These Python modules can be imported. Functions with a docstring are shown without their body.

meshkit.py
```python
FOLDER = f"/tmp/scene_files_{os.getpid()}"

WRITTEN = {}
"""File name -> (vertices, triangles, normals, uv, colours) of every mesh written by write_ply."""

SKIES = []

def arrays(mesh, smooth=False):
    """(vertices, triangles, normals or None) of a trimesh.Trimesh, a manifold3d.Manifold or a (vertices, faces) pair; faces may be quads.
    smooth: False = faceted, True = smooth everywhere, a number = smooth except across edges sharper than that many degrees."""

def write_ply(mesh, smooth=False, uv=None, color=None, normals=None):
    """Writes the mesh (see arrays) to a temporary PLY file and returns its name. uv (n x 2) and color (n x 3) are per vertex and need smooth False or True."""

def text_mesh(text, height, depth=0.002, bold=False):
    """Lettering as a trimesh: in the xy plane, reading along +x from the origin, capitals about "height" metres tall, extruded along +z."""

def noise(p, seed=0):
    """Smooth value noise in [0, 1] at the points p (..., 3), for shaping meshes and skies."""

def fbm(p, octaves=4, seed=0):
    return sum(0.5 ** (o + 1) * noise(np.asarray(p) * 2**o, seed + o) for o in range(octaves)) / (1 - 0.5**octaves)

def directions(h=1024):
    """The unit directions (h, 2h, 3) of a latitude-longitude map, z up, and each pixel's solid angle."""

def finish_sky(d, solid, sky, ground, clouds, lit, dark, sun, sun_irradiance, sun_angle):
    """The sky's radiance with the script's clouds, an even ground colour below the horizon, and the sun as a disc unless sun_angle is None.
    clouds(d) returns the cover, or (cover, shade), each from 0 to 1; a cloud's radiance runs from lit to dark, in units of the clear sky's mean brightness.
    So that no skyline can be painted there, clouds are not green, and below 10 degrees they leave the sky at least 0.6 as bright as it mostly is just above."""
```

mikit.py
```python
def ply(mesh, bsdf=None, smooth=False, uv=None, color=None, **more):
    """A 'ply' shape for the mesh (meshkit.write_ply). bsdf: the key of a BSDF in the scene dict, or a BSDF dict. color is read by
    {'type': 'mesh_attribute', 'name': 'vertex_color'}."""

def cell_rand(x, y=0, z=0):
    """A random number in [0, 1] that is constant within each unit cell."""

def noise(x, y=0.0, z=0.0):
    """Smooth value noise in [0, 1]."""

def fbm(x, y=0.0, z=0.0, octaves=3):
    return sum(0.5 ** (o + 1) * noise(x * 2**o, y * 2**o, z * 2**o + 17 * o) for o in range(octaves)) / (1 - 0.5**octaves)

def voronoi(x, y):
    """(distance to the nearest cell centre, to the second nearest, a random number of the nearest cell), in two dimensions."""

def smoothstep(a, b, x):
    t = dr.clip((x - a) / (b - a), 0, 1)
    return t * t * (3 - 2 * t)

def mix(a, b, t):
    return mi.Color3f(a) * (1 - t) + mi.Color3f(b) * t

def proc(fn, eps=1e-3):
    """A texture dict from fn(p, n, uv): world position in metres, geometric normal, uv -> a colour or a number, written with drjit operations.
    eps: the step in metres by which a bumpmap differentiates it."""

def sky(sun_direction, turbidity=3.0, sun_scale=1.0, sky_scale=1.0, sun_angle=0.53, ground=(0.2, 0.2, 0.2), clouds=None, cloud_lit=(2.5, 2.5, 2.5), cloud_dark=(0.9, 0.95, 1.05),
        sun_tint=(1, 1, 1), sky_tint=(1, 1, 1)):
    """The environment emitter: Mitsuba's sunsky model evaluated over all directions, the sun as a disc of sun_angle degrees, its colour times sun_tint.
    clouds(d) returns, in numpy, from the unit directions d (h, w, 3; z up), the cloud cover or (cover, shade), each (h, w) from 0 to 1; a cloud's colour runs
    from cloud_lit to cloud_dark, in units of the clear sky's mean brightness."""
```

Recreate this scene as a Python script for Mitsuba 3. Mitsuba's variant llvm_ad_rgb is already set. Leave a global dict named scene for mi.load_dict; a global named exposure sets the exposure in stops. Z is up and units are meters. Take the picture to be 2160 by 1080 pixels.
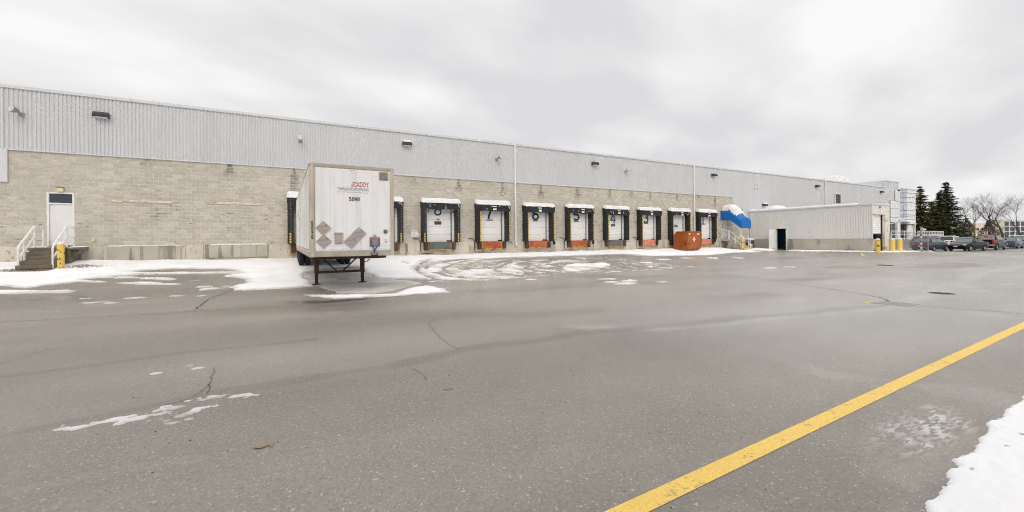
import math, random
import numpy as np, trimesh, mitsuba as mi, drjit as dr
import manifold3d as m3
import mikit, meshkit
from shapely.geometry import Polygon, box as sbox, LineString
from shapely.ops import unary_union
T = mi.ScalarTransform4f
rng = np.random.default_rng(7)
random.seed(7)
scene = {'type': 'scene'}
labels = {}

# ------------------------------------------------------------------ camera, sky, exposure
YAW, ROLL, FPX, HOR, EYE = 0.4992, -0.00826, 887.8, 505.2, 1.70
_d = np.array([math.sin(YAW), math.cos(YAW), 0.0])
_r = np.array([math.cos(YAW), -math.sin(YAW), 0.0])
_u = math.cos(ROLL) * np.array([0, 0, 1.0]) - math.sin(ROLL) * _r
scene['camera'] = {
    'type': 'perspective', 'fov_axis': 'x', 'fov': 2 * math.degrees(math.atan(1080 / FPX)),
    'near_clip': 0.05, 'far_clip': 6000.0, 'principal_point_offset_y': (540 - HOR) / 1080.0,
    'to_world': T().look_at(origin=[0, 0, EYE], target=list(np.array([0, 0, EYE]) + _d), up=list(_u)),
}
exposure = 1.68


def cloud_layer(d):
    x, y, z = d[..., 0], d[..., 1], np.maximum(d[..., 2], 0.0)
    k = 1.0 / (z + 0.16)
    a = 0.35
    px, py = (x * math.cos(a) + y * math.sin(a)) * k, (-x * math.sin(a) + y * math.cos(a)) * k
    q = np.stack([px * 0.55, py * 1.0, 0 * px + 3.3], -1)
    n = meshkit.fbm(q, 4, 5)
    n2 = meshkit.fbm(np.stack([px * 1.7, py * 3.0, 0 * px + 9.1], -1), 5, 12)
    shade = 0.42 + 2.0 * (n - 0.5) + 1.9 * (n2 - 0.5) - 0.25 * (z - 0.25)
    return np.ones_like(z), np.clip(shade, 0, 1)


scene['sky'] = mikit.sky((-0.25, -0.72, 0.62), turbidity=3, sun_scale=0.26, sun_angle=40, sun_tint=(0.93, 1.0, 1.12), clouds=cloud_layer,
                         cloud_lit=(3.25, 3.25, 3.25), cloud_dark=(2.45, 2.44, 2.50), ground=(0.3, 0.3, 0.3))

# ------------------------------------------------------------------ helpers


def uniq(key):
    if key not in scene and key not in labels:
        return key
    i = 1
    while f'{key}_{i:03d}' in scene or f'{key}_{i:03d}' in labels:
        i += 1
    return f'{key}_{i:03d}'


def thing(name, label, cat, group=None, kind=None):
    k = uniq(name)
    labels[k] = {'label': label, 'category': cat}
    if group:
        labels[k]['group'] = group
    if kind:
        labels[k]['kind'] = kind
    return k


def add(key, mesh, mat, smooth=False, label=None, kind=None, color=None, to_world=None):
    k = uniq(key) if key not in labels or key in scene else key
    e = mikit.ply(mesh, mat, smooth=smooth, color=color)
    if to_world is not None:
        e['to_world'] = to_world
    scene[k] = e
    if label or kind:
        labels.setdefault(k, {})
        if label:
            labels[k]['label'] = label
        if kind:
            labels[k]['kind'] = kind
    return k


def cat(ms):
    return trimesh.util.concatenate([m for m in ms if m is not None])


def bx(x0, x1, y0, y1, z0, z1):
    m = trimesh.creation.box((abs(x1 - x0), abs(y1 - y0), abs(z1 - z0)))
    m.apply_translation(((x0 + x1) / 2, (y0 + y1) / 2, (z0 + z1) / 2))
    return m


_hull_cache = {}


def cbx(x0, x1, y0, y1, z0, z1, c=0.01):
    """box with chamfered edges"""
    s = np.array([abs(x1 - x0), abs(y1 - y0), abs(z1 - z0)]) / 2
    c = min(c, s.min() * 0.9)
    key = (round(s[0], 5), round(s[1], 5), round(s[2], 5), round(c, 5))
    if key not in _hull_cache:
        pts = []
        for sx in (-1, 1):
            for sy in (-1, 1):
                for sz in (-1, 1):
                    for k in range(3):
                        p = s - c
                        p[k] = s[k]
                        pts.append(p * (sx, sy, sz))
        _hull_cache[key] = trimesh.convex.convex_hull(np.array(pts))
    m = _hull_cache[key].copy()
    m.apply_translation(((x0 + x1) / 2, (y0 + y1) / 2, (z0 + z1) / 2))
    return m


def frame(p, q):
    p, q = np.asarray(p, float), np.asarray(q, float)
    t = (q - p) / np.linalg.norm(q - p)
    a = np.cross(t, [0, 0, 1.0] if abs(t[2]) < 0.95 else [0, 1.0, 0])
    a /= np.linalg.norm(a)
    return t, a, np.cross(a, t)


def bar(p, q, w, h=None):
    """rectangular bar from p to q"""
    h = h or w
    t, a, b = frame(p, q)
    p, q = np.asarray(p, float), np.asarray(q, float)
    c = [a * sx * w / 2 + b * sy * h / 2 for sx, sy in ((-1, -1), (1, -1), (1, 1), (-1, 1))]
    v = np.array([p + k for k in c] + [q + k for k in c])
    f = [[0, 1, 5], [0, 5, 4], [1, 2, 6], [1, 6, 5], [2, 3, 7], [2, 7, 6], [3, 0, 4], [3, 4, 7], [0, 2, 1], [0, 3, 2], [4, 5, 6], [4, 6, 7]]
    m = trimesh.Trimesh(v, f, process=False)
    if m.volume < 0:
        m.invert()
    return m


def tube(pts, r, n=8, caps=True):
    pts = np.asarray(pts, float)
    r = np.broadcast_to(np.asarray(r, float), (len(pts),))
    tan = np.gradient(pts, axis=0)
    tan /= np.linalg.norm(tan, axis=1, keepdims=True) + 1e-12
    ref = np.array([0, 0, 1.0]) if abs(tan[0][2]) < 0.9 else np.array([0, 1.0, 0])
    V = []
    for p, t, rr in zip(pts, tan, r):
        a = np.cross(t, ref)
        if np.linalg.norm(a) < 1e-3:
            a = np.cross(t, [1.0, 0.2, 0])
        a /= np.linalg.norm(a)
        b = np.cross(t, a)
        ang = np.arange(n) * 2 * math.pi / n
        V.append(p + rr * (np.cos(ang)[:, None] * a + np.sin(ang)[:, None] * b))
    F = []
    for i in range(len(pts) - 1):
        for k in range(n):
            a0, a1 = i * n + k, i * n + (k + 1) % n
            F += [[a0, a1, a1 + n], [a0, a1 + n, a0 + n]]
    V = np.vstack(V)
    if caps:
        c0, c1 = len(V), len(V) + 1
        V = np.vstack([V, pts[0], pts[-1]])
        e = (len(pts) - 1) * n
        for k in range(n):
            F += [[c0, (k + 1) % n, k], [c1, e + k, e + (k + 1) % n]]
    return trimesh.Trimesh(V, np.array(F)[:, ::-1], process=False)


def cyl(p, q, r, n=16):
    return tube([p, q], r, n)


def prism(poly_pts, y0, y1, axis='y'):
    """polygon in (x,z) extruded along y; axis 'x': polygon in (y,z) extruded along x; 'z': polygon in (x,y)"""
    pg = poly_pts if hasattr(poly_pts, 'exterior') else Polygon(poly_pts)
    m = trimesh.creation.extrude_polygon(pg, abs(y1 - y0), engine='earcut')
    v = m.vertices.copy()
    lo = min(y0, y1)
    if axis == 'y':
        m.vertices = np.stack([v[:, 0], lo + v[:, 2], v[:, 1]], 1)
        m.invert()
    elif axis == 'x':
        m.vertices = np.stack([lo + v[:, 2], v[:, 0], v[:, 1]], 1)
    else:
        m.vertices = np.stack([v[:, 0], v[:, 1], lo + v[:, 2]], 1)
    return m


def text_xz(txt, x0, x1, z0, z1, y, depth=0.003, bold=False):
    """lettering facing -y inside the rectangle"""
    m = meshkit.text_mesh(txt, 1.0, 1.0, bold)
    v = m.vertices
    lo, hi = v.min(0), v.max(0)
    n = (v - lo) / (hi - lo)
    m.vertices = np.stack([x0 + n[:, 0] * (x1 - x0), y - n[:, 2] * depth, z0 + n[:, 1] * (z1 - z0)], 1)
    return m


def swap_to_x(m, x_plane):
    """turns a mesh modelled facing -y (at y=0) into one facing -x at x_plane: local x runs to -y"""
    v = m.vertices.copy()
    out = m.copy()
    out.vertices = np.stack([x_plane + v[:, 1], -v[:, 0], v[:, 2]], 1)
    return out


def place(m, x, y, z, deg):
    m = m.copy()
    m.apply_transform(trimesh.transformations.rotation_matrix(math.radians(deg), [0, 0, 1]))
    m.apply_translation((x, y, z))
    return m


def S(t):
    t = np.clip(t, 0, 1)
    return t * t * (3 - 2 * t)


def zg(X, Y):
    """height of the paved ground: it rises gently to the dock wall"""
    X, Y = np.asarray(X, float), np.asarray(Y, float)
    A = 0.49 + 0.14 * S((-2 - X) / 6)
    t = np.clip((Y - 17.4) / 10, 0, 1)
    ramp = np.where(t < .12, t * t / .24, t - .06) / .94
    g1 = A * ramp * (1 - S((X - 50) / 11))
    g2 = .35 * S((X - 30) / 14) * (1 - S((X - 50) / 11)) * S((Y - 5) / 12)
    return np.maximum(g1, g2)


def sdist(P, poly):
    """signed distance (positive inside) of points P (n,2) to a polygon"""
    poly = np.asarray(poly, float)
    n = len(poly)
    d = np.full(len(P), 1e9)
    inside = np.zeros(len(P), bool)
    for i in range(n):
        a, b = poly[i], poly[(i + 1) % n]
        e = b - a
        w = P - a
        t = np.clip((w @ e) / (e @ e), 0, 1)
        d = np.minimum(d, np.linalg.norm(w - t[:, None] * e, axis=1))
        c = (a[1] > P[:, 1]) != (b[1] > P[:, 1])
        with np.errstate(divide='ignore', invalid='ignore'):
            xi = a[0] + (P[:, 1] - a[1]) / (b[1] - a[1]) * e[0]
        inside ^= c & (P[:, 0] < xi)
    return np.where(inside, d, -d)


def pdist(P, line):
    line = np.asarray(line, float)
    d = np.full(len(P), 1e9)
    for a, b in zip(line[:-1], line[1:]):
        e = b - a
        w = P - a
        t = np.clip((w @ e) / (e @ e), 0, 1)
        d = np.minimum(d, np.linalg.norm(w - t[:, None] * e, axis=1))
    return d


def smooth_line(pts, n=6):
    pts = np.asarray(pts, float)
    t = np.r_[0, np.cumsum(np.linalg.norm(np.diff(pts, axis=0), axis=1))]
    from scipy.interpolate import PchipInterpolator
    return PchipInterpolator(t, pts)(np.linspace(0, t[-1], (len(pts) - 1) * n + 1))


def fb(x, y, s, seed, octv=4):
    return meshkit.fbm(np.stack([x * s, y * s, 0 * x + seed * 1.7], -1), octv, seed) - 0.5


# ------------------------------------------------------------------ materials
N, FBM, SS, MIX = mikit.noise, mikit.fbm, mikit.smoothstep, mikit.mix


def mat(name, color, rough=0.6, metallic=0.0, spec=0.4, coat=0.0, rproc=None, bump=None):
    b = {'type': 'principled', 'roughness': float(rough), 'metallic': float(metallic), 'specular': float(spec)}
    b['base_color'] = mikit.proc(color) if callable(color) else {'type': 'rgb', 'value': list(map(float, color))}
    if rproc:
        b['roughness'] = mikit.proc(rproc)
    if coat:
        b['clearcoat'] = coat
        b['clearcoat_gloss'] = 0.9
    if bump:
        b = {'type': 'bumpmap', 'arbitrary': mikit.proc(bump[0], eps=bump[2]), 'scale': bump[1], 'bsdf': b}
    scene[name] = {'type': 'twosided', 'bsdf': b}


def seg_d(x, y, a, b):
    ex, ey = b[0] - a[0], b[1] - a[1]
    t = dr.clip(((x - a[0]) * ex + (y - a[1]) * ey) / (ex * ex + ey * ey), 0, 1)
    return dr.sqrt(dr.square(x - a[0] - t * ex) + dr.square(y - a[1] - t * ey))


WET_LINES = [
    ([(1.32, 5.82), (1.82, 5.93), (2.4, 6.11), (3.03, 6.07), (3.92, 6.03), (4.96, 6.06), (6.01, 5.92), (7.04, 5.67), (8.33, 5.53), (10.29, 5.14), (12.9, 4.79)], .19, .9),
    ([(-3.6, 7.78), (-2.31, 7.93), (-1.28, 8.13), (.4, 8.0)], .09, .75),
    ([(-2.6, 5.30), (-1.9, 5.50), (-1.3, 5.62), (-.74, 5.75), (-.1, 5.78), (1.32, 5.82)], .12, .6),
    ([(.1, 13.3), (1.07, 12.85), (2.23, 13.0), (3.6, 13.1)], .36, 1.0),
    ([(-6.9, 18.6), (-6.0, 18.0), (-5.0, 17.2)], .45, 1.0),
    ([(-.6, 12.2), (1.5, 11.6), (3.4, 12.0)], .9, .42),
    ([(3.6, 8.9), (5.0, 8.0), (6.6, 7.9)], .30, .40),
    ([(-4.6, 10.6), (-2.2, 10.0), (0.4, 10.3)], .30, .30),
]
# films of melt water: (course, half width, strength); they shine rather than darken, part of that sheen painted into the colour
SHEEN_FILMS = [
    ([(5.2, 6.3), (6.4, 5.7), (8.7, 5.25), (10.7, 4.87), (12.6, 4.63), (14.9, 4.75), (20.5, 5.65), (28.4, 6.55), (37, 7.0)], .42, 1.0),
    ([(6.8, 5.5), (6.6, 4.3), (6.1, 3.3), (5.95, 2.66), (6.24, 2.2), (6.5, 1.8), (6.6, 1.4)], .26, .42),
    ([(16.5, 8.2), (20.5, 7.6), (25.4, 7.0)], .8, .8),
    ([(13.4, 4.1), (13.3, 3.3), (13.3, 2.5)], .35, .8),
    ([(8.0, 8.2), (9.6, 6.5), (11.8, 5.9)], .8, .75),
    ([(-1.8, 4.16), (-1.35, 4.19), (-.9, 4.14), (-.6, 4.08)], .07, .33),
]


def line_d(x, y, pts):
    d = mi.Float(99)
    for a, b in zip(pts[:-1], pts[1:]):
        d = dr.minimum(d, seg_d(x, y, a, b))
    return d


def wetness(x, y):
    wob = 0.34 * (FBM(x * 1.3, y * 2.6, 5, 3) - .5)
    w = mi.Float(0)
    for pts, width, k in WET_LINES:
        d = line_d(x, y, pts)
        w = dr.maximum(w, k * (1 - SS(width * .35, width * 1.5, d + wob * .6)))
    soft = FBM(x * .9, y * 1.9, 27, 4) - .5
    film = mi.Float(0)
    for pts, width, k in SHEEN_FILMS:
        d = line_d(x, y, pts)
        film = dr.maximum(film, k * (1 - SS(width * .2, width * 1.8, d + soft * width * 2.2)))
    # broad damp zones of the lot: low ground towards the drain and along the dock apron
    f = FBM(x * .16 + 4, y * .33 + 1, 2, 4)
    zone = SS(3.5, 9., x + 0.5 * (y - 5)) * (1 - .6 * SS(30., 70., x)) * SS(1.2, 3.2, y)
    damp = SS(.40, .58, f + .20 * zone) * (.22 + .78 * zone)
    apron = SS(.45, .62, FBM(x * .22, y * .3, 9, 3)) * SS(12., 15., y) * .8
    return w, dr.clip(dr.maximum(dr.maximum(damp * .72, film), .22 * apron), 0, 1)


def asphalt_color(p, n, uv):
    x, y = p.x, p.y
    w, damp = wetness(x, y)
    m = FBM(x * .3, y * .55, 1, 4)
    lane = N(x * .05, y * 1.15, 3)
    g1 = N(x * 62, y * 62, 7)
    g2 = N(x * 150, y * 150, 2)
    stone = SS(.82, .95, N(x * 83, y * 83, 12)) * .24
    pit = SS(.80, .97, N(x * 47, y * 47, 21)) * .22
    v = .190 * (.66 + .50 * m + .18 * lane) * (.79 + .26 * g1 + .16 * g2)
    v = v * (1 - pit) + stone * (.6 + .4 * g2)
    salt = SS(.58, .80, FBM(x * .9, y * 2.4, 31, 4)) * SS(.45, .7, FBM(x * .2, y * .25, 40, 2))
    v = v + .05 * salt
    # crumbly film of old ice beside the near snow bank
    ex, ey = (x - 4.92 - .9 * (y - 1.5)) / .80, (y - 1.52) / .27
    fr = (1 - SS(.35, 1.15, dr.sqrt(ex * ex + ey * ey) + 1.3 * (FBM(x * 3.2, y * 6, 51, 3) - .5)))
    fr = fr * SS(.40, .60, FBM(x * 13 + y * 4, y * 44, 52, 4)) * (.45 + .55 * SS(.35, .6, FBM(x * 4, y * 9, 53, 3)))
    v = v * (1 - fr) + .47 * fr
    v = v + .135 * dr.maximum(damp - .22, 0)  # pale sheen of the sky on wet ground, painted into the base colour
    v = v * (1 - .40 * w) * (1 - .04 * damp)
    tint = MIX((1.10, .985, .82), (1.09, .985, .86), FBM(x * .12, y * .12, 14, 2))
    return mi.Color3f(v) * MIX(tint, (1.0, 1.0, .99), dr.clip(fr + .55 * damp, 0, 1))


def asphalt_rough(p, n, uv):
    w, damp = wetness(p.x, p.y)
    return dr.clip(.50 - dr.maximum(.30 * w, .23 * damp) + .1 * (N(p.x * 3, p.y * 3, 8) - .5), .16, .75)


def asphalt_bump(p, n, uv):
    return N(p.x * 75, p.y * 75, 7) + .6 * N(p.x * 160, p.y * 160, 2)


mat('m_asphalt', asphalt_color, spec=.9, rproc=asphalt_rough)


def concrete_pad_color(p, n, uv):
    x, y = p.x, p.y
    v = .40 * (.74 + .46 * FBM(x * .9, y * .9, 3, 4)) * (.85 + .3 * N(x * 40, y * 40, 1))
    frost = SS(.45, .62, FBM(x * 1.3, y * 1.3, 17, 4)) * .09
    return mi.Color3f(v + frost) * mi.Color3f(1.02, 1.0, .95)


mat('m_pad', concrete_pad_color, .7)
mat('m_crack', (.028, .026, .024), .8)
mat('m_ground', lambda p, n, uv: MIX((.30, .28, .24), (.75, .76, .78), SS(.42, .6, FBM(p.x * .07, p.y * .07, 1, 4))), .9)


def yellow_line_color(p, n, uv):
    x, y = p.x, p.y
    wear = SS(.62, .86, .55 * N(x * 55, y * 55, 3) + .45 * FBM(x * 6, y * 9, 5, 3))
    return MIX((.79, .545, .135), (.22, .20, .17), wear * .65) * (.85 + .22 * N(x * 110, y * 110, 2))


mat('m_yellow_line', yellow_line_color, .55)
mat('m_snow_v', (1, 1, 1), .75, spec=.25)
scene['m_snow_v']['bsdf']['base_color'] = {'type': 'mesh_attribute', 'name': 'vertex_color'}
mat('m_snow', (.80, .81, .83), .75, spec=.25)

# stains on the block wall: world x of the drips that come down from the foot of the cladding, their length and strength
DRIPS = [(-6.3, .55, .5), (-2.6, .95, .9), (.65, 1.9, 1.0), (8.0, .6, .45), (11.3, 1.1, .85), (14.9, 1.4, .8), (18.4, 1.5, .9), (22.1, 1.3, .8), (25.7, 1.1, .8), (28.3, .9, .6), (30.7, 1.2, .7), (34.4, 1.0, .7), (37.6, .5, .5), (40.2, 1.5, .9)]


def block_color(p, n, uv):
    x, z = p.x, p.z
    row = dr.floor((z - 1.57) / .2)
    off = (row - 2 * dr.floor(row / 2)) * .2
    col = dr.floor((x + off) / .4)
    r = mikit.cell_rand(col, row, 3)
    v = mi.Color3f(.55, .515, .455) * (.875 + .20 * r * r + .14 * (FBM(x * .35, z * .5, 2, 3) - .5))
    v = v * (.955 + .09 * FBM(x * 7, z * 11, 6, 2))
    # torn skin of the split-face blocks: short ragged flecks with their small shadows painted in, more of them low on the wall
    low = SS(5.3, 2.6, z)
    area = SS(.30, .62, FBM(x * .55, z * .9, 11, 3)) * low
    f = SS(.66, .74, FBM(x * 3.6, z * 12, 8, 3)) * area
    v = v * (1 - .58 * f)
    hi = SS(.66, .76, FBM(x * 3.6, (z - .022) * 12, 8, 3)) * area  # pale rim above each fleck, a painted highlight
    v = v + mi.Color3f(.05) * dr.clip(hi - f, 0, 1)
    s = mi.Float(0)
    fr = dr.clip((6.16 - z), 0, 9)
    for X, L, k in DRIPS:
        wdt = (.14 + .32 * dr.minimum(fr / L, 1)) * (.6 + .8 * mikit.cell_rand(row, X * 10, 2))
        s = dr.maximum(s, k * (1 - SS(wdt * .35, wdt, dr.abs(x - X))) * (1 - SS(L * .45, L, fr)) * (.45 + .55 * FBM(x * 5, z * 7, 9, 2)))
    return v * (1 - .74 * s)


mat('m_block', block_color, .85, spec=.25)
mat('m_mortar', lambda p, n, uv: mi.Color3f(.68, .65, .58) * (.85 + .3 * N(p.x * 9, p.z * 9, 4)), .9)

RUSTY_BAYS = [9.84 + 4.09 * k for k in range(-1, 8)]


def foundation_color(p, n, uv):
    x, z = p.x + p.y * .37, p.z
    v = mi.Color3f(.61, .57, .495) * (.78 + .42 * FBM(x * .8, z * 1.1, 3, 4)) * (.92 + .16 * N(x * 30, z * 30, 4))
    v = v * (1 - .30 * SS(.52, .70, FBM(x * 1.6, z * .5, 22, 3)))
    pits = SS(.84, .93, N(x * 9, z * 9, 31)) * .5
    return v * (1 - pits)


mat('m_foundation', foundation_color, .85, spec=.25)


def pit_color(p, n, uv):
    x, z = p.x, p.z
    v = mi.Color3f(.60, .555, .475) * (.8 + .36 * FBM(x * 1.5, z * 2, 3, 3))
    run = SS(.42, .68, FBM(x * 7, z * .8, 5, 3)) * SS(.60, 1.1, z)
    return MIX(v, (.36, .19, .065), dr.clip(run * .8, 0, .8))


mat('m_pit', pit_color, .85, spec=.25)


def wet_concrete_color(p, n, uv):
    x, z = p.x + p.y * .6, p.z
    v = mi.Color3f(.49, .46, .395) * (.76 + .40 * FBM(x * 1.2, z * 1.2, 3, 3))
    drip = SS(.56, .74, FBM(x * 3.4, z * .45, 15, 3)) * .45
    return v * (1 - drip)


mat('m_old_concrete', wet_concrete_color, .8, spec=.3)
mat('m_step', lambda p, n, uv: mi.Color3f(.155, .135, .10) * (.7 + .6 * FBM(p.x * 3, p.z * 6 + p.y, 3, 3)), .5)


def clad_color(p, n, uv):
    x, z = p.x + p.y * .9, p.z
    sheet = mikit.cell_rand(dr.floor(x / .9144), 3, 1)
    streak = FBM(x * 3.0, z * .22, 4, 3)
    return mi.Color3f(.595, .61, .64) * (.955 + .035 * sheet + .06 * (streak - .5))


mat('m_clad', clad_color, .45, spec=.4)


def annex_color(p, n, uv):
    x, z = p.y + p.x * .7, p.z
    streak = FBM(x * 2.2, z * .25, 4, 3)
    grime = SS(2.2, 1.5, z) * .10
    return mi.Color3f(.80, .795, .765) * (.93 + .05 * (streak - .5) - .4 * grime)


mat('m_annex', annex_color, .45, spec=.4)
mat('m_trim', (.66, .67, .69), .4)
mat('m_white_paint', lambda p, n, uv: mi.Color3f(.78, .78, .78) * (.93 + .10 * FBM(p.x * 1.5, p.z * 1.2 + p.y, 2, 3)), .4)


def dock_door_color(p, n, uv):
    g = SS(2.1, 1.58, p.z) * (.25 + .75 * FBM(p.x * 2.2, p.z * 5, 3, 3))
    sc = SS(.70, .80, FBM(p.x * 2.5, p.z * 16, 9, 3)) * .10
    return MIX(mi.Color3f(.83, .835, .84), (.60, .54, .46), dr.clip(.55 * g, 0, 1)) * (1 - sc)


mat('m_dock_door', dock_door_color, .4)
mat('m_door_shadow', (.05, .05, .052), .7)
mat('m_rail', (.80, .80, .80), .4)
mat('m_black_rubber', lambda p, n, uv: mi.Color3f(.018, .018, .02) * (.6 + 1.0 * FBM(p.x * 3 + p.y * 2, p.z * 4, 2, 3)), .55, spec=.4)
mat('m_black', (.016, .016, .017), .5)
mat('m_tyre', (.021, .021, .022), .75)
mat('m_digit', (.030, .037, .052), .5)
mat('m_dash_yellow', (.84, .60, .16), .5)
mat('m_frame_yellow', lambda p, n, uv: MIX((.72, .44, .045), (.22, .10, .04), SS(.52, .68, FBM(p.x * 9, p.z * 9 + p.y * 5, 3, 3))), .5)


def plate_mat(name, c1, c2):
    def fn(p, n, uv):
        return MIX(c1, c2, SS(.40, .66, FBM(p.x * 2.2, p.z * 3.0, 3, 4))) * (.85 + .3 * N(p.x * 17, p.z * 9, 4))
    mat(name, fn, .5)


plate_mat('m_plate_orange', (.47, .125, .05), (.34, .08, .035))
plate_mat('m_plate_salmon', (.66, .25, .18), (.55, .195, .14))
plate_mat('m_plate_grey', (.135, .15, .15), (.09, .10, .10))
plate_mat('m_bumper', (.045, .03, .028), (.10, .055, .045))
mat('m_olive', (.20, .185, .125), .5)
mat('m_window_brown', (.075, .045, .03), .3)
mat('m_window_grey', (.11, .115, .115), .3)
mat('m_dark_glass', (.028, .042, .052), .12, spec=.6)
mat('m_lintel', lambda p, n, uv: MIX((.72, .65, .57), (.40, .18, .10), .8 * SS(.54, .70, FBM(p.x * 3.5, p.z * 34, 5, 3))), .6)
mat('m_rust', lambda p, n, uv: MIX((.085, .05, .03), (.028, .021, .016), FBM(p.x * 7, p.z * 6 + p.y * 3, 3, 3)), .75)
mat('m_bollard', lambda p, n, uv: MIX((.82, .57, .11), (.14, .08, .035), SS(.66, .71, FBM(p.x * 11 + p.y * 7, p.z * 10, 3, 3))), .45)
mat('m_galv', (.33, .34, .35), .45, metallic=.3)
mat('m_lamp_dark', (.055, .055, .058), .5)
mat('m_lamp_glass', (.62, .62, .60), .2)
mat('m_beige_fixture', (.72, .66, .42), .4)
# trailer


def trailer_white(p, n, uv):
    x, y, z = p.x, p.y, p.z
    st = FBM(x * 6 + y * .8, z * .55, 3, 3)
    dirt = SS(.52, .74, st) * .10 + SS(2.0, 1.3, z) * .05 * FBM(x * 3, y * 3, 8, 2)
    return mi.Color3f(.79, .80, .83) * (1 - dirt)


def trailer_side(p, n, uv):
    y, z = p.y, p.z
    st = SS(.50, .72, FBM(y * 2.6, z * .5, 3, 3))
    return mi.Color3f(.70, .71, .71) * (1 - .30 * st)


mat('m_trailer_white', trailer_white, .35, spec=.5)
mat('m_trailer_side', trailer_side, .4)
mat('m_trailer_beige', lambda p, n, uv: mi.Color3f(.50, .455, .37) * (.76 + .42 * FBM(p.x * 2.5 + p.y, p.z * 2.0, 3, 4)), .5)
mat('m_trailer_rail', lambda p, n, uv: mi.Color3f(.42, .385, .335) * (.72 + .46 * FBM(p.x * 3 + p.y, p.z * 5, 3, 4)), .5)
mat('m_placard', lambda p, n, uv: mi.Color3f(.40, .355, .335) * (.86 + .26 * FBM(p.x * 5, p.z * 9, 3, 3)), .45)
mat('m_rivet', (.20, .19, .18), .4, metallic=.4)
mat('m_text_red', (.42, .028, .03), .5)
mat('m_text_dark', (.018, .02, .024), .5)
mat('m_red', (.55, .05, .035), .45)
mat('m_red_faint', (.72, .36, .33), .5)
mat('m_orange_faint', (.74, .42, .24), .5)
mat('m_grime_plate', lambda p, n, uv: MIX((.34, .31, .24), (.12, .10, .07), FBM(p.x * 9, p.z * 12, 3, 3)), .6)
mat('m_sticker', (.80, .80, .80), .4)
mat('m_blue_hose', (.03, .07, .15), .4)
# others


def dumpster_color(p, n, uv):
    f = FBM(p.x * 2.2 + p.y * 1.7, p.z * 2.6, 3, 4)
    r = SS(.70, .78, FBM(p.x * 5 + p.y * 5, p.z * 6, 9, 3))
    return MIX(MIX((.44, .125, .03), (.33, .085, .022), f), (.13, .06, .03), r * .7)


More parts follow.
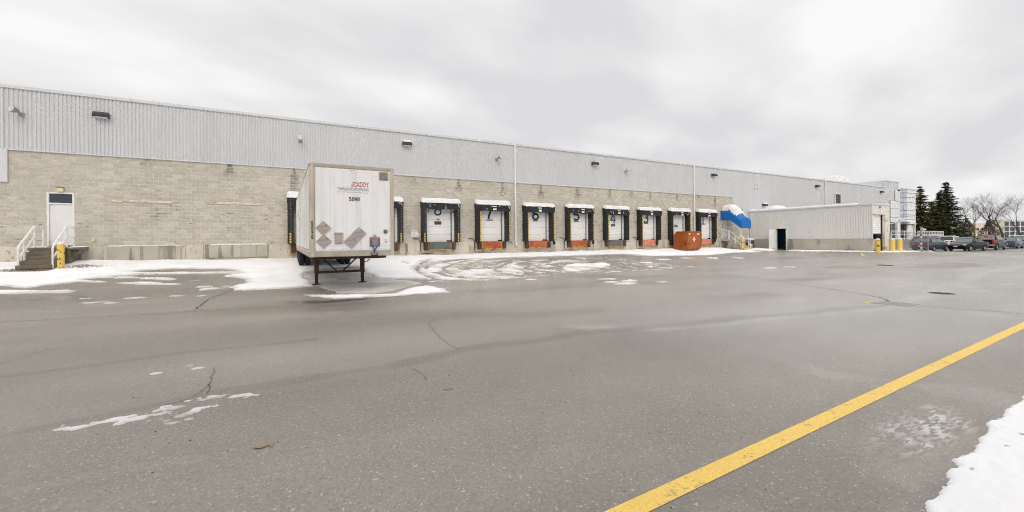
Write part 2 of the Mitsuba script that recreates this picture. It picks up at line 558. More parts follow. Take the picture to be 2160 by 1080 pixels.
mat('m_dumpster', dumpster_color, .45)
mat('m_awning', (.004, .155, .52), .45, spec=.45)
mat('m_brown_box', (.22, .19, .13), .6)
mat('m_rusty_white', lambda p, n, uv: MIX((.70, .67, .60), (.50, .27, .11), SS(.61, .74, FBM(p.x * 5, p.z * 3.2, 3, 3) + .10 * SS(1.2, .4, p.z))), .5)
mat('m_inside', (.016, .03, .06), .8)
mat('m_inside_blue', (.02, .10, .22), .8)
mat('m_panel_white', (.70, .715, .745), .25, spec=.5)
mat('m_panel_blue_shade', (.56, .60, .67), .25, spec=.5)  # shaded copy of the white panels; also the blue of the far doors
mat('m_joint_dark', (.10, .105, .11), .6)
mat('m_grey_concrete', lambda p, n, uv: mi.Color3f(.28, .27, .25) * (.75 + .5 * FBM(p.x * 1.1, p.z * 1.4 + p.y, 3, 3)), .8)
mat('m_beige_wall', (.72, .62, .53), .8)
mat('m_cream_wall', (.56, .52, .40), .8)
mat('m_curtain_glass', (.06, .075, .09), .1, spec=.7)
mat('m_spruce', lambda p, n, uv: MIX((.030, .043, .022), (.080, .088, .036), FBM(p.x * .9, p.z * 1.1, 3, 3)), .8)
mat('m_spruce_olive', lambda p, n, uv: MIX((.055, .062, .023), (.130, .118, .042), FBM(p.x * .9, p.z * 1.1, 3, 3)), .8)
mat('m_bark', (.085, .068, .052), .9)
mat('m_bark_yellow', (.15, .115, .06), .9)
mat('m_brush', (.17, .145, .12), .95)
mat('m_leaf', lambda p, n, uv: MIX((.11, .045, .02), (.22, .09, .035), N(p.x * 11, p.y * 11, 3)), .8)
mat('m_tan_leaf', (.27, .215, .165), .8)


def paint(name, c, met=.12):
    mat(name, c, .30, metallic=met, spec=.45, coat=.35)


paint('m_car_navy', (.022, .034, .062))
paint('m_car_grey', (.13, .135, .14))
paint('m_car_white', (.70, .70, .70), 0)
paint('m_car_silver', (.36, .38, .38))
mat('m_car_black', (.008, .008, .010), .25, spec=.16)
mat('m_car_charcoal', (.018, .018, .020), .3, spec=.2)
paint('m_car_blue', (.06, .085, .14))
paint('m_car_slate', (.075, .085, .10))
mat('m_car_glass', (.10, .135, .135), .06, spec=.9)
mat('m_car_glass_dark', (.03, .035, .038), .06, spec=.8)
mat('m_car_trim', (.018, .018, .018), .5)
mat('m_tail', (.50, .018, .02), .2, spec=.6)
mat('m_head', (.62, .64, .66), .15, spec=.7)
mat('m_alloy', (.50, .51, .52), .3, metallic=.6)
mat('m_plate_white', (.74, .75, .78), .4)
mat('m_chrome', (.6, .6, .6), .2, metallic=.9)

# ------------------------------------------------------------------ ground, markings, cracks


def grid_mesh(xs, ys, dz=0.0):
    X, Y = np.meshgrid(xs, ys, indexing='ij')
    v = np.stack([X, Y, zg(X, Y) + dz], -1).reshape(-1, 3)
    nx, ny = len(xs), len(ys)
    i = np.arange((nx - 1) * ny).reshape(nx - 1, ny)[:, :-1].ravel()
    f = np.vstack([np.stack([i, i + ny, i + ny + 1], 1), np.stack([i, i + ny + 1, i + 1], 1)])
    return trimesh.Trimesh(v, f, process=False)


lot = thing('parking_lot', 'wide weathered grey asphalt yard with damp streaks in front of the loading docks', 'pavement', kind='structure')
lotmesh = grid_mesh(np.arange(-45, 150.1, .75), np.r_[np.arange(-30, 0, 1.5), np.arange(0, 29.3, .4), np.arange(29.5, 52, 1.5)])
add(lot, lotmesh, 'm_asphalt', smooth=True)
gr = thing('ground', 'snowy ground stretching away beyond the yard', 'ground', kind='structure')
add(gr, bx(-2500, 2500, -2500, 2500, -1.2, -.06), 'm_ground')


def ribbon(line, w, dz, wob=0.0, step=.06, seed=1):
    line = np.asarray(line, float)
    seg = np.r_[0, np.cumsum(np.linalg.norm(np.diff(line, axis=0), axis=1))]
    s = np.linspace(0, seg[-1], max(int(seg[-1] / step), 4))
    p = np.stack([np.interp(s, seg, line[:, 0]), np.interp(s, seg, line[:, 1])], 1)
    r = np.random.default_rng(seed)
    if wob:
        k = r.normal(0, 1, (len(s), 2))
        k = (k + np.roll(k, 1, 0) + np.roll(k, 2, 0)) / 3
        p = p + k * wob
    t = np.gradient(p, axis=0)
    t /= np.linalg.norm(t, axis=1, keepdims=True) + 1e-9
    nrm = np.stack([-t[:, 1], t[:, 0]], 1)
    ww = np.broadcast_to(w, (len(s),)) * (r.uniform(.35, 1.25, len(s)) if wob else 1)
    a, b = p + nrm * ww[:, None] / 2, p - nrm * ww[:, None] / 2
    v = np.vstack([np.c_[a, zg(a[:, 0], a[:, 1]) + dz], np.c_[b, zg(b[:, 0], b[:, 1]) + dz]])
    n = len(s)
    i = np.arange(n - 1)
    f = np.vstack([np.stack([i, i + n, i + n + 1], 1), np.stack([i, i + n + 1, i + 1], 1)])
    m = trimesh.Trimesh(v, f, process=False)
    if m.face_normals[:, 2].mean() < 0:
        m.invert()
    return m


add(lot + '__painted_line', ribbon([(-6, 1.66), (1.87, 1.962), (12.3, 2.36), (30, 3.03)], .145, .004, step=.5), 'm_yellow_line', label='long solid yellow line running across the near yard')
for a, b in [((47.4, 24.6), (43.6, 23.2)), ((44.5, 20.6), (40.6, 19.4)), ((41.6, 16.6), (38.8, 15.3)), ((25.2, 21.0), (27.9, 21.1)), ((13.2, 21.3), (13.9, 21.6)), ((31.2, 21.5), (33.0, 21.6))]:
    add(lot + '__stall_mark', ribbon([a, b], .12, .004, step=.2), 'm_yellow_line')
CRACKS = [
    ([(2.4, 6.11), (2.37, 6.68), (2.48, 7.63), (2.55, 8.14), (2.91, 8.8)], .011, .020),
    ([(1.5, 5.53), (1.54, 5.34), (1.53, 4.98)], .008, .014),
    ([(-.74, 5.78), (-.78, 6.13), (-.8, 6.59), (-.81, 6.94)], .009, .018),
    ([(-1.1, 5.6), (-.9, 5.72), (-.78, 6.13)], .009, .010),
    ([(-3.7, 8.4), (-3.52, 8.69), (-3.4, 9.12), (-3.22, 9.68)], .010, .018),
    ([(-1.95, 13.1), (-1.93, 15.2), (-1.72, 16.6), (-1.59, 17.99)], .04, .03),
    ([(-9, 13.6), (-5.37, 13.29), (-4.2, 13.09), (-2.91, 12.87), (-1.82, 12.82), (.03, 12.6), (1.07, 12.7), (2.23, 12.84), (4.46, 12.98), (7.16, 13.1), (11.85, 12.94), (15, 12.9)], .036, .008),
    ([(17.23, 12.57), (17.2, 10.36), (16.16, 8.06), (15.12, 6.23), (14.77, 5.58), (13.84, 4.95)], .045, .03),
    ([(13.5, 4.35), (13.74, 3.79), (14.08, 2.7), (14.5, 1.2)], .03, .02),
]
for i, (pts, w, wob) in enumerate(CRACKS):
    add(lot + '__crack', ribbon(smooth_line(pts, 4), w, .003, wob, step=.035, seed=20 + i), 'm_crack')

# catch basin in the low spot of the yard
cb = thing('catch_basin', 'square iron storm drain grate with yellow painted edge marks in the cracked asphalt', 'drain')
zb = float(zg(13.55, 4.7))
add(cb + '__frame', cat([bx(13.2, 13.9, 4.36, 4.44, zb - .05, zb + .012), bx(13.2, 13.9, 4.98, 5.06, zb - .05, zb + .012), bx(13.2, 13.27, 4.44, 4.98, zb - .05, zb + .011), bx(13.83, 13.9, 4.44, 4.98, zb - .05, zb + .011)]), 'm_galv')
for k in range(9):
    y = 4.47 + k * .057
    add(cb + '__grate_bar', bx(13.27, 13.83, y, y + .036, zb - .03, zb + .008), 'm_galv')
for pts in [[(13.02, 5.12), (13.5, 5.15)], [(13.98, 4.2), (13.95, 4.62)]]:
    add(cb + '__paint_mark', ribbon(pts, .07, .005, .008, step=.04, seed=3), 'm_yellow_line')
mh = thing('manhole_cover', 'dark round manhole cover in damp asphalt beyond the drain grate', 'manhole cover')
m = cyl((17.1, 4.85, -.03), (17.1, 4.85, .007), .27, 28)
add(mh + '__cover', m, 'm_rust')
m = trimesh.creation.annulus(.28, .33, .035)
m.apply_translation((17.1, 4.85, -.012))
add(mh + '__ring', m, 'm_galv')
mh = thing('manhole_cover', 'dark round manhole cover far across the yard before the roll-up door', 'manhole cover')
m = cyl((31.0, 11.2, float(zg(31, 11.2)) - .03), (31.0, 11.2, float(zg(31, 11.2)) + .012), .4, 28)
add(mh + '__cover', m, 'm_rust')

# ------------------------------------------------------------------ patches laid on the ground (bare concrete, snow)


def patch_mesh(fn, x0, x1, y0, y1, res, thick, base_dz=.004, color_fn=None, seed=0, relief=.012):
    """heightfield patch: fn(P) > 0 where the layer lies; returns mesh and vertex colours"""
    xs, ys = np.arange(x0, x1 + res, res), np.arange(y0, y1 + res, res)
    X, Y = np.meshgrid(xs, ys, indexing='ij')
    P = np.stack([X.ravel(), Y.ravel()], 1)
    s = fn(P)
    nx, ny = len(xs), len(ys)
    i = np.arange((nx - 1) * ny).reshape(nx - 1, ny)[:, :-1].ravel()
    q = np.stack([i, i + ny, i + ny + 1, i + 1], 1)
    q = q[(s[q] > 0).any(1)]
    h = thick(P, s) if callable(thick) else np.minimum(np.maximum(s, 0) * .35, thick) * (1 + relief * 20 * fb(P[:, 0], P[:, 1], 1.3, seed + 40, 3))
    z = zg(P[:, 0], P[:, 1]) + np.where(s > 0, base_dz + h, -.02)
    used, inv = np.unique(q, return_inverse=True)
    q = inv.reshape(q.shape)
    v = np.c_[P, z][used]
    m = trimesh.Trimesh(v, np.vstack([q[:, [0, 1, 2]], q[:, [0, 2, 3]]]), process=False)
    return m, None if color_fn is None else color_fn(P[used], s[used])


PAD = [(1.06, 22.3), (1.99, 23.4), (2.99, 23.25), (3.48, 21.18), (3.62, 18.84), (4.67, 17.87), (4.85, 16.4), (3.6, 14.75), (2.56, 13.9), (1.64, 14.48), (1.34, 15.86), (1.1, 17.23), (.82, 21.28)]
pad = thing('concrete_pad', 'bare grey concrete pad under the trailer landing gear', 'concrete pad', kind='structure')
m, _ = patch_mesh(lambda P: sdist(P, PAD) + .25 * fb(P[:, 0], P[:, 1], 1.1, 3), .3, 5.4, 13.4, 24, .09, .004, .004)
add(pad, m, 'm_pad', smooth=True)

P1 = [(-16, 21.6), (-8.61, 21.32), (-7.72, 20.78), (-7.4, 21.19), (-6.87, 21.46), (-6.62, 22.35), (-6.1, 23.03), (-5.26, 23.28), (-6.12, 24.41), (-5.16, 25.13), (-3.96, 25.36), (-2.38, 24.8), (-1.61, 22.76), (-2.47, 22.22), (-1.28, 20.5), (-1.17, 19.46), (-1.75, 18.57), (-1.42, 17.61), (-.54, 17.23), (.35, 17.17), (1.07, 17.5), (.82, 21.28), (1.06, 22.3), (1.99, 23.4), (3.11, 24.15), (3.45, 24.5), (3.57, 21.74), (3.62, 18.53), (4.98, 18.28), (5.88, 17.12), (7.32, 15.93), (9.4, 16.37), (11.0, 16.3), (13, 18.0), (15.5, 20.5), (18, 22.6), (21.45, 23.9), (26.56, 23.6), (31.05, 22.9), (37.0, 24.2), (40.2, 23.7), (41.0, 25.2), (40.9, 28.9), (-16, 28.9)]
HOLES = [[(-3.9, 20.2), (-2.6, 21.2), (-2.2, 22.3), (-3.6, 22.9), (-5.2, 22.2), (-5.4, 21.2)]]
TONGUES = [([(-6.5, 24.2), (-5.0, 23.7), (-3.4, 23.5), (-2.0, 23.2)], .34), ([(-7.0, 22.9), (-5.3, 22.4), (-4.0, 21.6)], .22), ([(-6.8, 21.9), (-5.2, 20.9), (-3.6, 20.0)], .16), ([(-9, 20.3), (-7.2, 19.6), (-6.3, 19.3)], .20)]
TRACKS = [
    ([(8.28, 26.38), (6.77, 23.34), (6.04, 21.23), (5.84, 18.97), (5.98, 16.0)], .30), ([(8.75, 25.88), (6.88, 22.79), (6.19, 20.75), (6.22, 18.09), (6.67, 15.2)], .22),
    ([(10.35, 25.01), (8.39, 22.76), (7.41, 21.16), (7.17, 18.81), (7.5, 15.3)], .34), ([(11.2, 25.3), (9.3, 23.0), (8.1, 21.1), (7.9, 18.7), (8.3, 15.3)], .22),
    ([(14.57, 25.36), (11.98, 22.59), (10.41, 20.75), (9.64, 19.23), (9.57, 15.6)], .55), ([(13.2, 25.6), (10.9, 22.8), (9.4, 20.8), (8.8, 18.9), (8.9, 15.3)], .26),
    ([(16.95, 24.2), (13.92, 21.91), (11.91, 19.96), (11.04, 18.26), (10.67, 14.8)], .75), ([(18.53, 23.31), (15.35, 21.41), (13.3, 19.69), (12.15, 18.0), (11.29, 15.0)], .70),
    ([(20.54, 23.4), (17.49, 22.25), (14.4, 20.32), (13.03, 18.61), (12.12, 15.0)], .55), ([(9.32, 27.0), (10.08, 23.26), (11.1, 19.33), (11.58, 15.79)], .42), ([(7.6, 25.6), (9.4, 22.4), (11.8, 20.2), (14, 19.4)], .28),
    ([(6.4, 22.6), (8.6, 21.2), (11.0, 20.6), (13.6, 20.8)], .20),
]
TRACKS = [(smooth_line(a, 5), w) for a, w in TRACKS]
LENS = [(13.68, 19.3), (14.99, 20.66), (16.36, 21.05), (17.2, 20.9), (18.3, 20.9), (17.48, 19.49), (15.67, 18.57), (13.39, 17.63), (12.99, 18.13)]


def dock_snow(P):
    x, y = P[:, 0], P[:, 1]
    s = sdist(P, P1)
    for h in HOLES:
        s = np.minimum(s, -sdist(P, h))
    for ln, w in TONGUES:
        s = np.maximum(s, w - pdist(P, ln))
    rag = .60 * fb(x, y, .9, 1) + .30 * fb(x * .5, y, 4.0, 2, 3) + .16 * fb(x * .6, y, 11.0, 3, 3)
    s = s + rag
    # turning wheels have combed the snow into curved streaks, brown where it is trodden
    rr = np.hypot(x - 17.5, (y - 20.2) * 1.55)
    th = np.arctan2((y - 20.2) * 1.55, x - 17.5)
    comb = fb(rr * 1.15, th * 1.6, 1.0, 31, 4) + .45 * fb(rr * 3.6, th * 3.0, 1.0, 33, 3)
    thr = -.16 + .20 * S((x - 6) / 6) + .10 * S((x - 13) / 7)
    wz = S((x - 5.2) / 1.6 + .9 * fb(x, y, .6, 35)) * S((27.0 - y) / 1.2) * (1 - S((x - 24) / 4))
    s = np.minimum(s, .75 * (comb - thr) + .9 * (1 - wz))
    zone = (x > 5) & (x < 22) & (y < 27.2)
    tr = np.full(len(P), 9.0)
    for ln, w in TRACKS[::2]:
        tr[zone] = np.minimum(tr[zone], pdist(P[zone], ln) - w * .40)
    s = np.minimum(s, tr * .7 + .40 * fb(x, y, 1.5, 5, 4) + .02)
    s = np.maximum(s, np.minimum(sdist(P, LENS) + .5 * fb(x, y, 1.6, 9, 3), .5) + .18 * fb(x * .4, y, 5, 37, 4))
    crumbs = .10 * (fb(x, y * .8, 3.2, 6, 3) - .12)
    s = np.where(zone & (y > 16.2) & (y < 24), np.maximum(s, crumbs), s)
    bare = (x > -2) & (x < 4) & (y > 13.5) & (y < 24)
    s = np.where(bare, np.minimum(s, -(sdist(P, PAD) - .02)), s)
    foot = sdist(P, [(-10.1, 26.2), (-8.9, 26.2), (-8.9, 25.2), (-10.3, 25.4)])
    return np.minimum(s, -foot)


def snow_thick(P, s):
    x, y = P[:, 0], P[:, 1]
    d = np.maximum(s, 0)
    bank = .13 * S((y - 26.9) / 1.5) * (0.6 + 1.2 * (meshkit.fbm(np.stack([x * .8, y * .8, 0 * x], -1), 3, 50)))
    t = np.minimum(d * .30, .045) * (1 + 1.3 * fb(x, y, 1.7, 41, 4)) + bank * S(d / .5)
    return np.maximum(t, .003)


def snow_color(P, s):
    x, y = P[:, 0], P[:, 1]
    c = np.tile([.78, .79, .815], (len(P), 1))
    thin = ((1 - S(s / .26)) * np.clip(.55 + 1.6 * fb(x * .6, y, 5.5, 61, 4), 0, 1))[:, None]
    dirt = S((fb(x, y, 1.1, 60, 4) + .02) / .22)[:, None]
    inz = ((x > 6.0) & (x < 21) & (y < 26))[:, None] * S((fb(x, y, .5, 66, 3) + .16) / .2)[:, None]
    slush = np.array([.46, .42, .36])
    k = np.clip(.74 * inz * dirt + .13 * dirt, 0, .88)
    c = c * (1 - k) + slush * k
    return c * (1 - .85 * thin) + np.array([.30, .275, .24]) * .85 * thin


sn = thing('snow', 'long patchy bank of white snow along the foot of the dock wall, cut by tyre tracks', 'snow', kind='stuff')
m, c = patch_mesh(dock_snow, -15, 41.2, 15.0, 28.78, .075, snow_thick, .006, snow_color)
add(sn, m, 'm_snow_v', smooth=True, color=c)

FRONT = [(.5, 14.92), (1.0, 14.55), (1.74, 14.14), (3.06, 13.45), (4.12, 15.0), (4.75, 15.45), (4.95, 14.4), (4.74, 13.09), (3.23, 12.94), (1.29, 13.45)]
sn = thing('snow', 'thin white snow tongue on the asphalt in front of the concrete pad', 'snow', kind='stuff')
m, c = patch_mesh(lambda P: np.minimum(sdist(P, FRONT) + .42 * fb(P[:, 0], P[:, 1], 2.0, 8, 4) + .22 * fb(P[:, 0] * .5, P[:, 1], 8, 9, 3), -(sdist(P, PAD) - .12)), 0, 5.6, 12.3, 16, .05, .02, .006, snow_color)
add(sn, m, 'm_snow_v', smooth=True, color=c)

BLOBS = [(-2.6, 19.0, .30), (-2.3, 18.4, .42), (-1.95, 18.9, .22), (-4.6, 16.2, .30), (-4.3, 15.8, .16), (-4.0, 16.9, .22), (-3.4, 16.5, .14), (-5.4, 17.6, .2), (-2.95, 16.8, .18), (-2.2, 16.4, .16), (-3.0, 21.0, .25),
         (11.9, 13.6, .5), (12.3, 12.6, .45), (11.4, 11.9, .4), (11.2, 12.7, .35), (12.9, 11.6, .3), (9.2, 15.2, .3), (8.2, 14.6, .2), (21, 20.0, .5), (24, 21.3, .7), (26.8, 21.6, .6), (29, 21.0, .5), (19.5, 18.2, .4), (23.5, 13.6, .5), (25.2, 13.4, .4), (28.3, 20.4, .4), (13.2, 5.8, .14), (13.0, 5.55, .11), (31, 20.2, .5)]


def blob_snow(P):
    s = np.full(len(P), -9.0)
    for x, y, r in BLOBS:
        k = (np.abs(P[:, 0] - x) < 3) & (np.abs(P[:, 1] - y) < 3)
        if k.any():
            q = P[k] - (x, y)
            s[k] = np.maximum(s[k], r * .62 - np.hypot(q[:, 0] * .55, q[:, 1] * .9))
    return s + .62 * fb(P[:, 0] * .8, P[:, 1], 3.0, 12, 5) - .04


def split_patches(name, label, fn, boxes, res, thick, group=None):
    ms, cs = [], []
    for b in boxes:
        m, c = patch_mesh(fn, *b, res, thick, .005, snow_color)
        if len(m.faces):
            ms.append(m)
            cs.append(c)
    k = thing(name, label, 'snow', kind='stuff')
    v, f, at = [], [], 0
    for m in ms:
        v.append(m.vertices)
        f.append(m.faces + at)
        at += len(m.vertices)
    add(k, trimesh.Trimesh(np.vstack(v), np.vstack(f), process=False), 'm_snow_v', smooth=True, color=np.vstack(cs))


split_patches('snow', 'small scattered scraps of snow lying about the middle of the yard', blob_snow,
              [(-6.2, -1.3, 15, 21.6), (7.5, 13.6, 10.8, 15.9), (12.6, 13.6, 5.2, 6.1), (18.6, 32, 17.3, 22.2), (22.5, 26.2, 12.8, 14.4)], .06, .02)

ICE = [[(-1.8, 5.36), (-1.6, 5.45), (-1.36, 5.50), (-1.1, 5.5), (-.94, 5.47), (-.72, 5.28), (-.74, 5.16), (-.87, 5.07), (-.97, 5.03), (-1.22, 5.18), (-1.48, 5.27), (-1.65, 5.30)], [(-.88, 5.61), (-.68, 5.67), (-.41, 5.58), (-.12, 5.40), (-.44, 5.45), (-.75, 5.52)]]
ICEB = [(-.98, 5.09, .05), (-.80, 5.03, .045), (-1.0, 7.0, .08), (-1.13, 7.2, .05), (-1.45, 7.0, .07), (-.05, 6.1, .03)]


def ice_snow(P):
    s = np.maximum(sdist(P, ICE[0]) - .03, sdist(P, ICE[1]) - .0)
    f = fb(P[:, 0] * .6, P[:, 1] * 1.2, 11, 14, 5)
    s = np.minimum(s, .05) + .60 * f - .012
    for x, y, r in ICEB:
        s = np.maximum(s, r - np.hypot(P[:, 0] - x, (P[:, 1] - y) * 2.2) + .05 * f)
    return s


split_patches('snow', 'streaky rest of icy snow on the near asphalt at the left', ice_snow, [(-2.0, .1, 4.9, 5.8), (-1.6, -.8, 6.9, 7.35)], .012, .010)

CORNER = [(3.0, -6), (3.25, .7), (3.42, 1.05), (3.56, 1.11), (3.71, 1.10), (4.06, 1.12), (4.17, 1.16), (4.35, 1.14), (4.44, 1.19), (4.73, 1.17), (5.04, 1.23), (5.43, 1.24), (5.56, 1.30), (5.89, 1.26), (6.11, 1.31), (6.58, 1.29), (6.82, 1.33), (8, 1.36), (10, 1.42), (14, 1.6), (20, 1.8), (20, -6)]


def corner_thick(P, s):
    d = np.maximum(s, 0)
    return np.minimum(d * .5, .016) + np.minimum(d, 1.2) * .03 + .04 * S(d / .3) * fb(P[:, 0], P[:, 1], 2.2, 71, 4) + .02 * S(d / .1) * fb(P[:, 0], P[:, 1] * 2, 9, 72, 2) + .004


def corner_color(P, s):
    c = np.tile([.77, .78, .805], (len(P), 1))
    sp = S((fb(P[:, 0] * .55, P[:, 1] * 1.6, 6.5, 75, 3) - .215) / .04)[:, None] * S(s / .05)[:, None]
    return c * (1 - .72 * sp) + np.array([.12, .11, .10]) * .72 * sp


sn = thing('snow', 'deep clean snow bank with a ragged edge at the right of the yellow line', 'snow', kind='stuff')
fc = lambda P: sdist(P, CORNER) + .065 * fb(P[:, 0], P[:, 1] * 1.3, 9, 15, 5) + .06 * fb(P[:, 0], P[:, 1], 2.0, 16, 2)
m1, c1 = patch_mesh(fc, 2.8, 8.4, -.6, 1.55, .016, corner_thick, .004, corner_color)
m2, c2 = patch_mesh(fc, 8.4, 20, -6, 2, .1, corner_thick, .004, corner_color)
m3_, c3 = patch_mesh(fc, 2.6, 8.4, -6, -.6, .1, corner_thick, .004, corner_color)
add(sn, trimesh.Trimesh(np.vstack([m1.vertices, m2.vertices, m3_.vertices]), np.vstack([m1.faces, m2.faces + len(m1.vertices), m3_.faces + len(m1.vertices) + len(m2.vertices)]), process=False), 'm_snow_v', smooth=True, color=np.vstack([c1, c2, c3]))

ANX = [[(41.6, 27.6), (41.4, 26.0), (42.2, 24.3), (44.0, 24.6), (45.8, 26.2), (45.9, 28.7), (43.5, 28.7)], [(45.7, 24.2), (45.9, 22.0), (45.95, 17.3), (47, 17.3), (50.5, 16.4), (51.5, 15.2), (49, 15.2), (45.5, 15.6), (44.4, 16.6), (44.0, 18.2), (43.6, 20.0), (43.0, 22.0), (43.6, 23.8)]]
sn = thing('snow', 'low band of snow along the foot of the metal annex, round the bollards', 'snow', kind='stuff')
m, c = patch_mesh(lambda P: np.minimum(np.maximum(sdist(P, ANX[0]), sdist(P, ANX[1])) + 1.1 * fb(P[:, 0], P[:, 1], .8, 18, 4), 46.02 - P[:, 0] + 99 * (P[:, 1] < 17.5)), 40.9, 52, 14.6, 28.8, .07, lambda P, s: np.minimum(np.maximum(s, 0) * .3, .07) + .004, .005, snow_color)
add(sn, m, 'm_snow_v', smooth=True, color=c)


def leaf(x, y, z, s, r, flat=.5):
    a = r.uniform(0, 6.28)
    w = s * r.uniform(.35, .6)
    pts = np.array([[-s, 0, 0], [-.3 * s, w, s * r.uniform(0, flat)], [s, 0, s * r.uniform(-.1, flat)], [-.2 * s, -w, s * r.uniform(0, flat)]])
    R = np.array([[math.cos(a), -math.sin(a), 0], [math.sin(a), math.cos(a), 0], [0, 0, 1]])
    return trimesh.Trimesh(pts @ R.T + (x, y, z + .008), [[0, 2, 1], [0, 3, 2]], process=False)


r = np.random.default_rng(31)
lv = []
for _ in range(420):
    if r.random() < .5:
        x, y = -9.6 + r.normal(0, .45), 25.95 + abs(r.normal(0, .14)) * -1
    else:
        x, y = -8.0 + r.normal(0, .38), 26.5 + r.normal(0, .45)
    lv.append(leaf(x, y, float(zg(x, y)) + .05 * r.random() + .03, r.uniform(.03, .06), r))
lf = thing('fallen_leaves', 'brown fallen leaves drifted on the snow round the foot of the left steps', 'leaves', kind='stuff')
add(lf, cat(lv), 'm_leaf')
for lab, x, y, s in [('curled tan leaf lying alone on the near asphalt', -.16, 4.06, .07), ('small tan leaf lying on the asphalt in the middle of the foreground', 1.62, 4.56, .04)]:
    k = thing('dry_leaf', lab, 'leaf')
    add(k, cat([leaf(x + .06 * i, y + .01 * i, 0.001, s, r, .03) for i in range(2)]), 'm_tan_leaf')
gv = []
for _ in range(260):
    x = r.uniform(-3, 16)
    y = r.uniform(1.6, 10)
    s = r.uniform(.003, .008) * (1 + y * .06)
    mm = trimesh.creation.icosphere(0, s)
    mm.apply_scale((1, r.uniform(.6, 1), .5))
    mm.apply_translation((x, y, .002))
    gv.append(mm)
k = thing('gravel', 'loose dark grit scattered over the yard', 'grit', kind='stuff')
add(k, cat(gv), 'm_crack')

# ------------------------------------------------------------------ the warehouse
W, FLOOR, CLAD, ROOF = 28.8, 1.57, 6.16, 9.12
wh = thing('warehouse', 'long low warehouse of grey ribbed metal over painted concrete block', 'warehouse')
add(wh + '__core', cat([bx(-20, 84.6, 29.10, 70, -.5, ROOF - .05)]), 'm_clad')

BAYS = {n: 9.84 + 4.09 * (8 - n) for n in range(1, 11)}       # centre of each dock opening
HALF = 1.10                                                    # half width of the opening
OPEN = [(c - HALF, c + HALF, FLOOR - .01, 4.25) for c in BAYS.values()]
OPEN += [(-10.03, -9.09, FLOOR - .01, 4.18), (41.17, 42.13, FLOOR - .01, 3.66)]


def clip_span(x0, x1, z0, z1):
    spans = [(x0, x1)]
    for a, b, c, d in OPEN:
        if z0 < d - .03 and z1 > c + .03:
            out = []
            for s, e in spans:
                if e <= a or s >= b:
                    out.append((s, e))
                else:
                    if s < a:
                        out.append((s, a))
                    if e > b:
                        out.append((b, e))
            spans = out
    return [s for s in spans if s[1] - s[0] > .04]


wallpoly = unary_union([sbox(-20, FLOOR, 43.36, CLAD + .1), sbox(43.30, FLOOR, 46.0, 3.2)])
for a, b, c, d in OPEN:
    wallpoly = wallpoly.difference(sbox(a, c - .1, b, d))
bw = wh + '__block_wall'
add(bw, prism(wallpoly, W + .010, 29.09), 'm_mortar', label='pale painted concrete block wall with dark drip stains')


def block(x0, x1, z0, z1, y):
    """one block face with bevelled arrises (no back)"""
    c = .008
    v = [(x0, W + .03, z0), (x1, W + .03, z0), (x1, W + .03, z1), (x0, W + .03, z1), (x0 + c, y, z0 + c), (x1 - c, y, z0 + c), (x1 - c, y, z1 - c), (x0 + c, y, z1 - c)]
    f = [[4, 5, 6], [4, 6, 7], [0, 1, 5], [0, 5, 4], [1, 2, 6], [1, 6, 5], [2, 3, 7], [2, 7, 6], [3, 0, 4], [3, 4, 7]]
    return np.array(v), np.array(f)


r = np.random.default_rng(3)
blocks = []
for row in range(23):
    z0 = FLOOR + .2 * row
    z1 = min(z0 + .2, CLAD + .02)
    off = .2 * (row % 2)
    for col in range(int(-16 / .4), int(46.2 / .4) + 1):
        x0 = col * .4 - off
        x1 = min(x0 + .4, 46.0 if z0 < 3.1 else 43.36)
        for a, b in clip_span(x0, x1, z0, z1):
            if a < (43.36 if z1 > 3.2 else 46) and b - a > .04:
                y = W - abs(r.normal(0, .0035)) - .001
                if r.random() < .06:
                    y -= .006
                blocks.append((a, b, block(a + .006, b - .006, z0 + .006, z1 - .006, y)))
near = [b for b in blocks if -11.5 < b[0]]
near.sort(key=lambda b: b[0])
for a, b, (v, f) in near[:300]:
    add(bw + '__block', trimesh.Trimesh(v, f, process=False), 'm_block')
rest = near[300:] + [b for b in blocks if b[0] <= -11.5]
vv = np.vstack([v for _, _, (v, f) in rest])
ff = np.vstack([f + 8 * i for i, (_, _, (v, f)) in enumerate(rest)])
add(bw + '__block_field', trimesh.Trimesh(vv, ff, process=False), 'm_block', kind='stuff')

# foundation: cast panels with joints
JO = [-16, -11.9, -8.03, -4.65, -3.86, -.72, 3.9, 8.05, 12.1, 16.2, 20.3, 24.4, 28.5, 32.6, 36.7, 40.9, 46.0]
for a, b in zip(JO[:-1], JO[1:]):
    add(wh + '__foundation_panel', cbx(a + .008, b - .008, W - .02, 29.09, -.4, FLOOR - .004, .012), 'm_foundation')
add(wh + '__foundation', bx(-20, 84.6, W + .01, 29.088, -.5, FLOOR - .03), 'm_grey_concrete')
# filled-in dock openings at the left: rusty lintels above, projecting concrete sills below
for x0, x1, z in ((-7.68, -5.22, 3.86), (-3.53, -1.06, 3.89)):
    add(wh + '__lintel', cbx(x0, x1, W - .045, W + .02, z - .055, z + .055, .008), 'm_lintel', label='rusty steel lintel left in the block wall')
for x0, x1, z0, j in ((-7.85, -4.85, .74, -6.55), (-3.78, -.78, .80, -2.1)):
    for a, b in ((x0, j - .006), (j + .006, x1)):
        add(wh + '__old_dock_sill', cbx(a, b, W - .10, W - .02, z0, FLOOR - .02, .015), 'm_old_concrete')

# ribbed metal cladding
PITCH = .1524


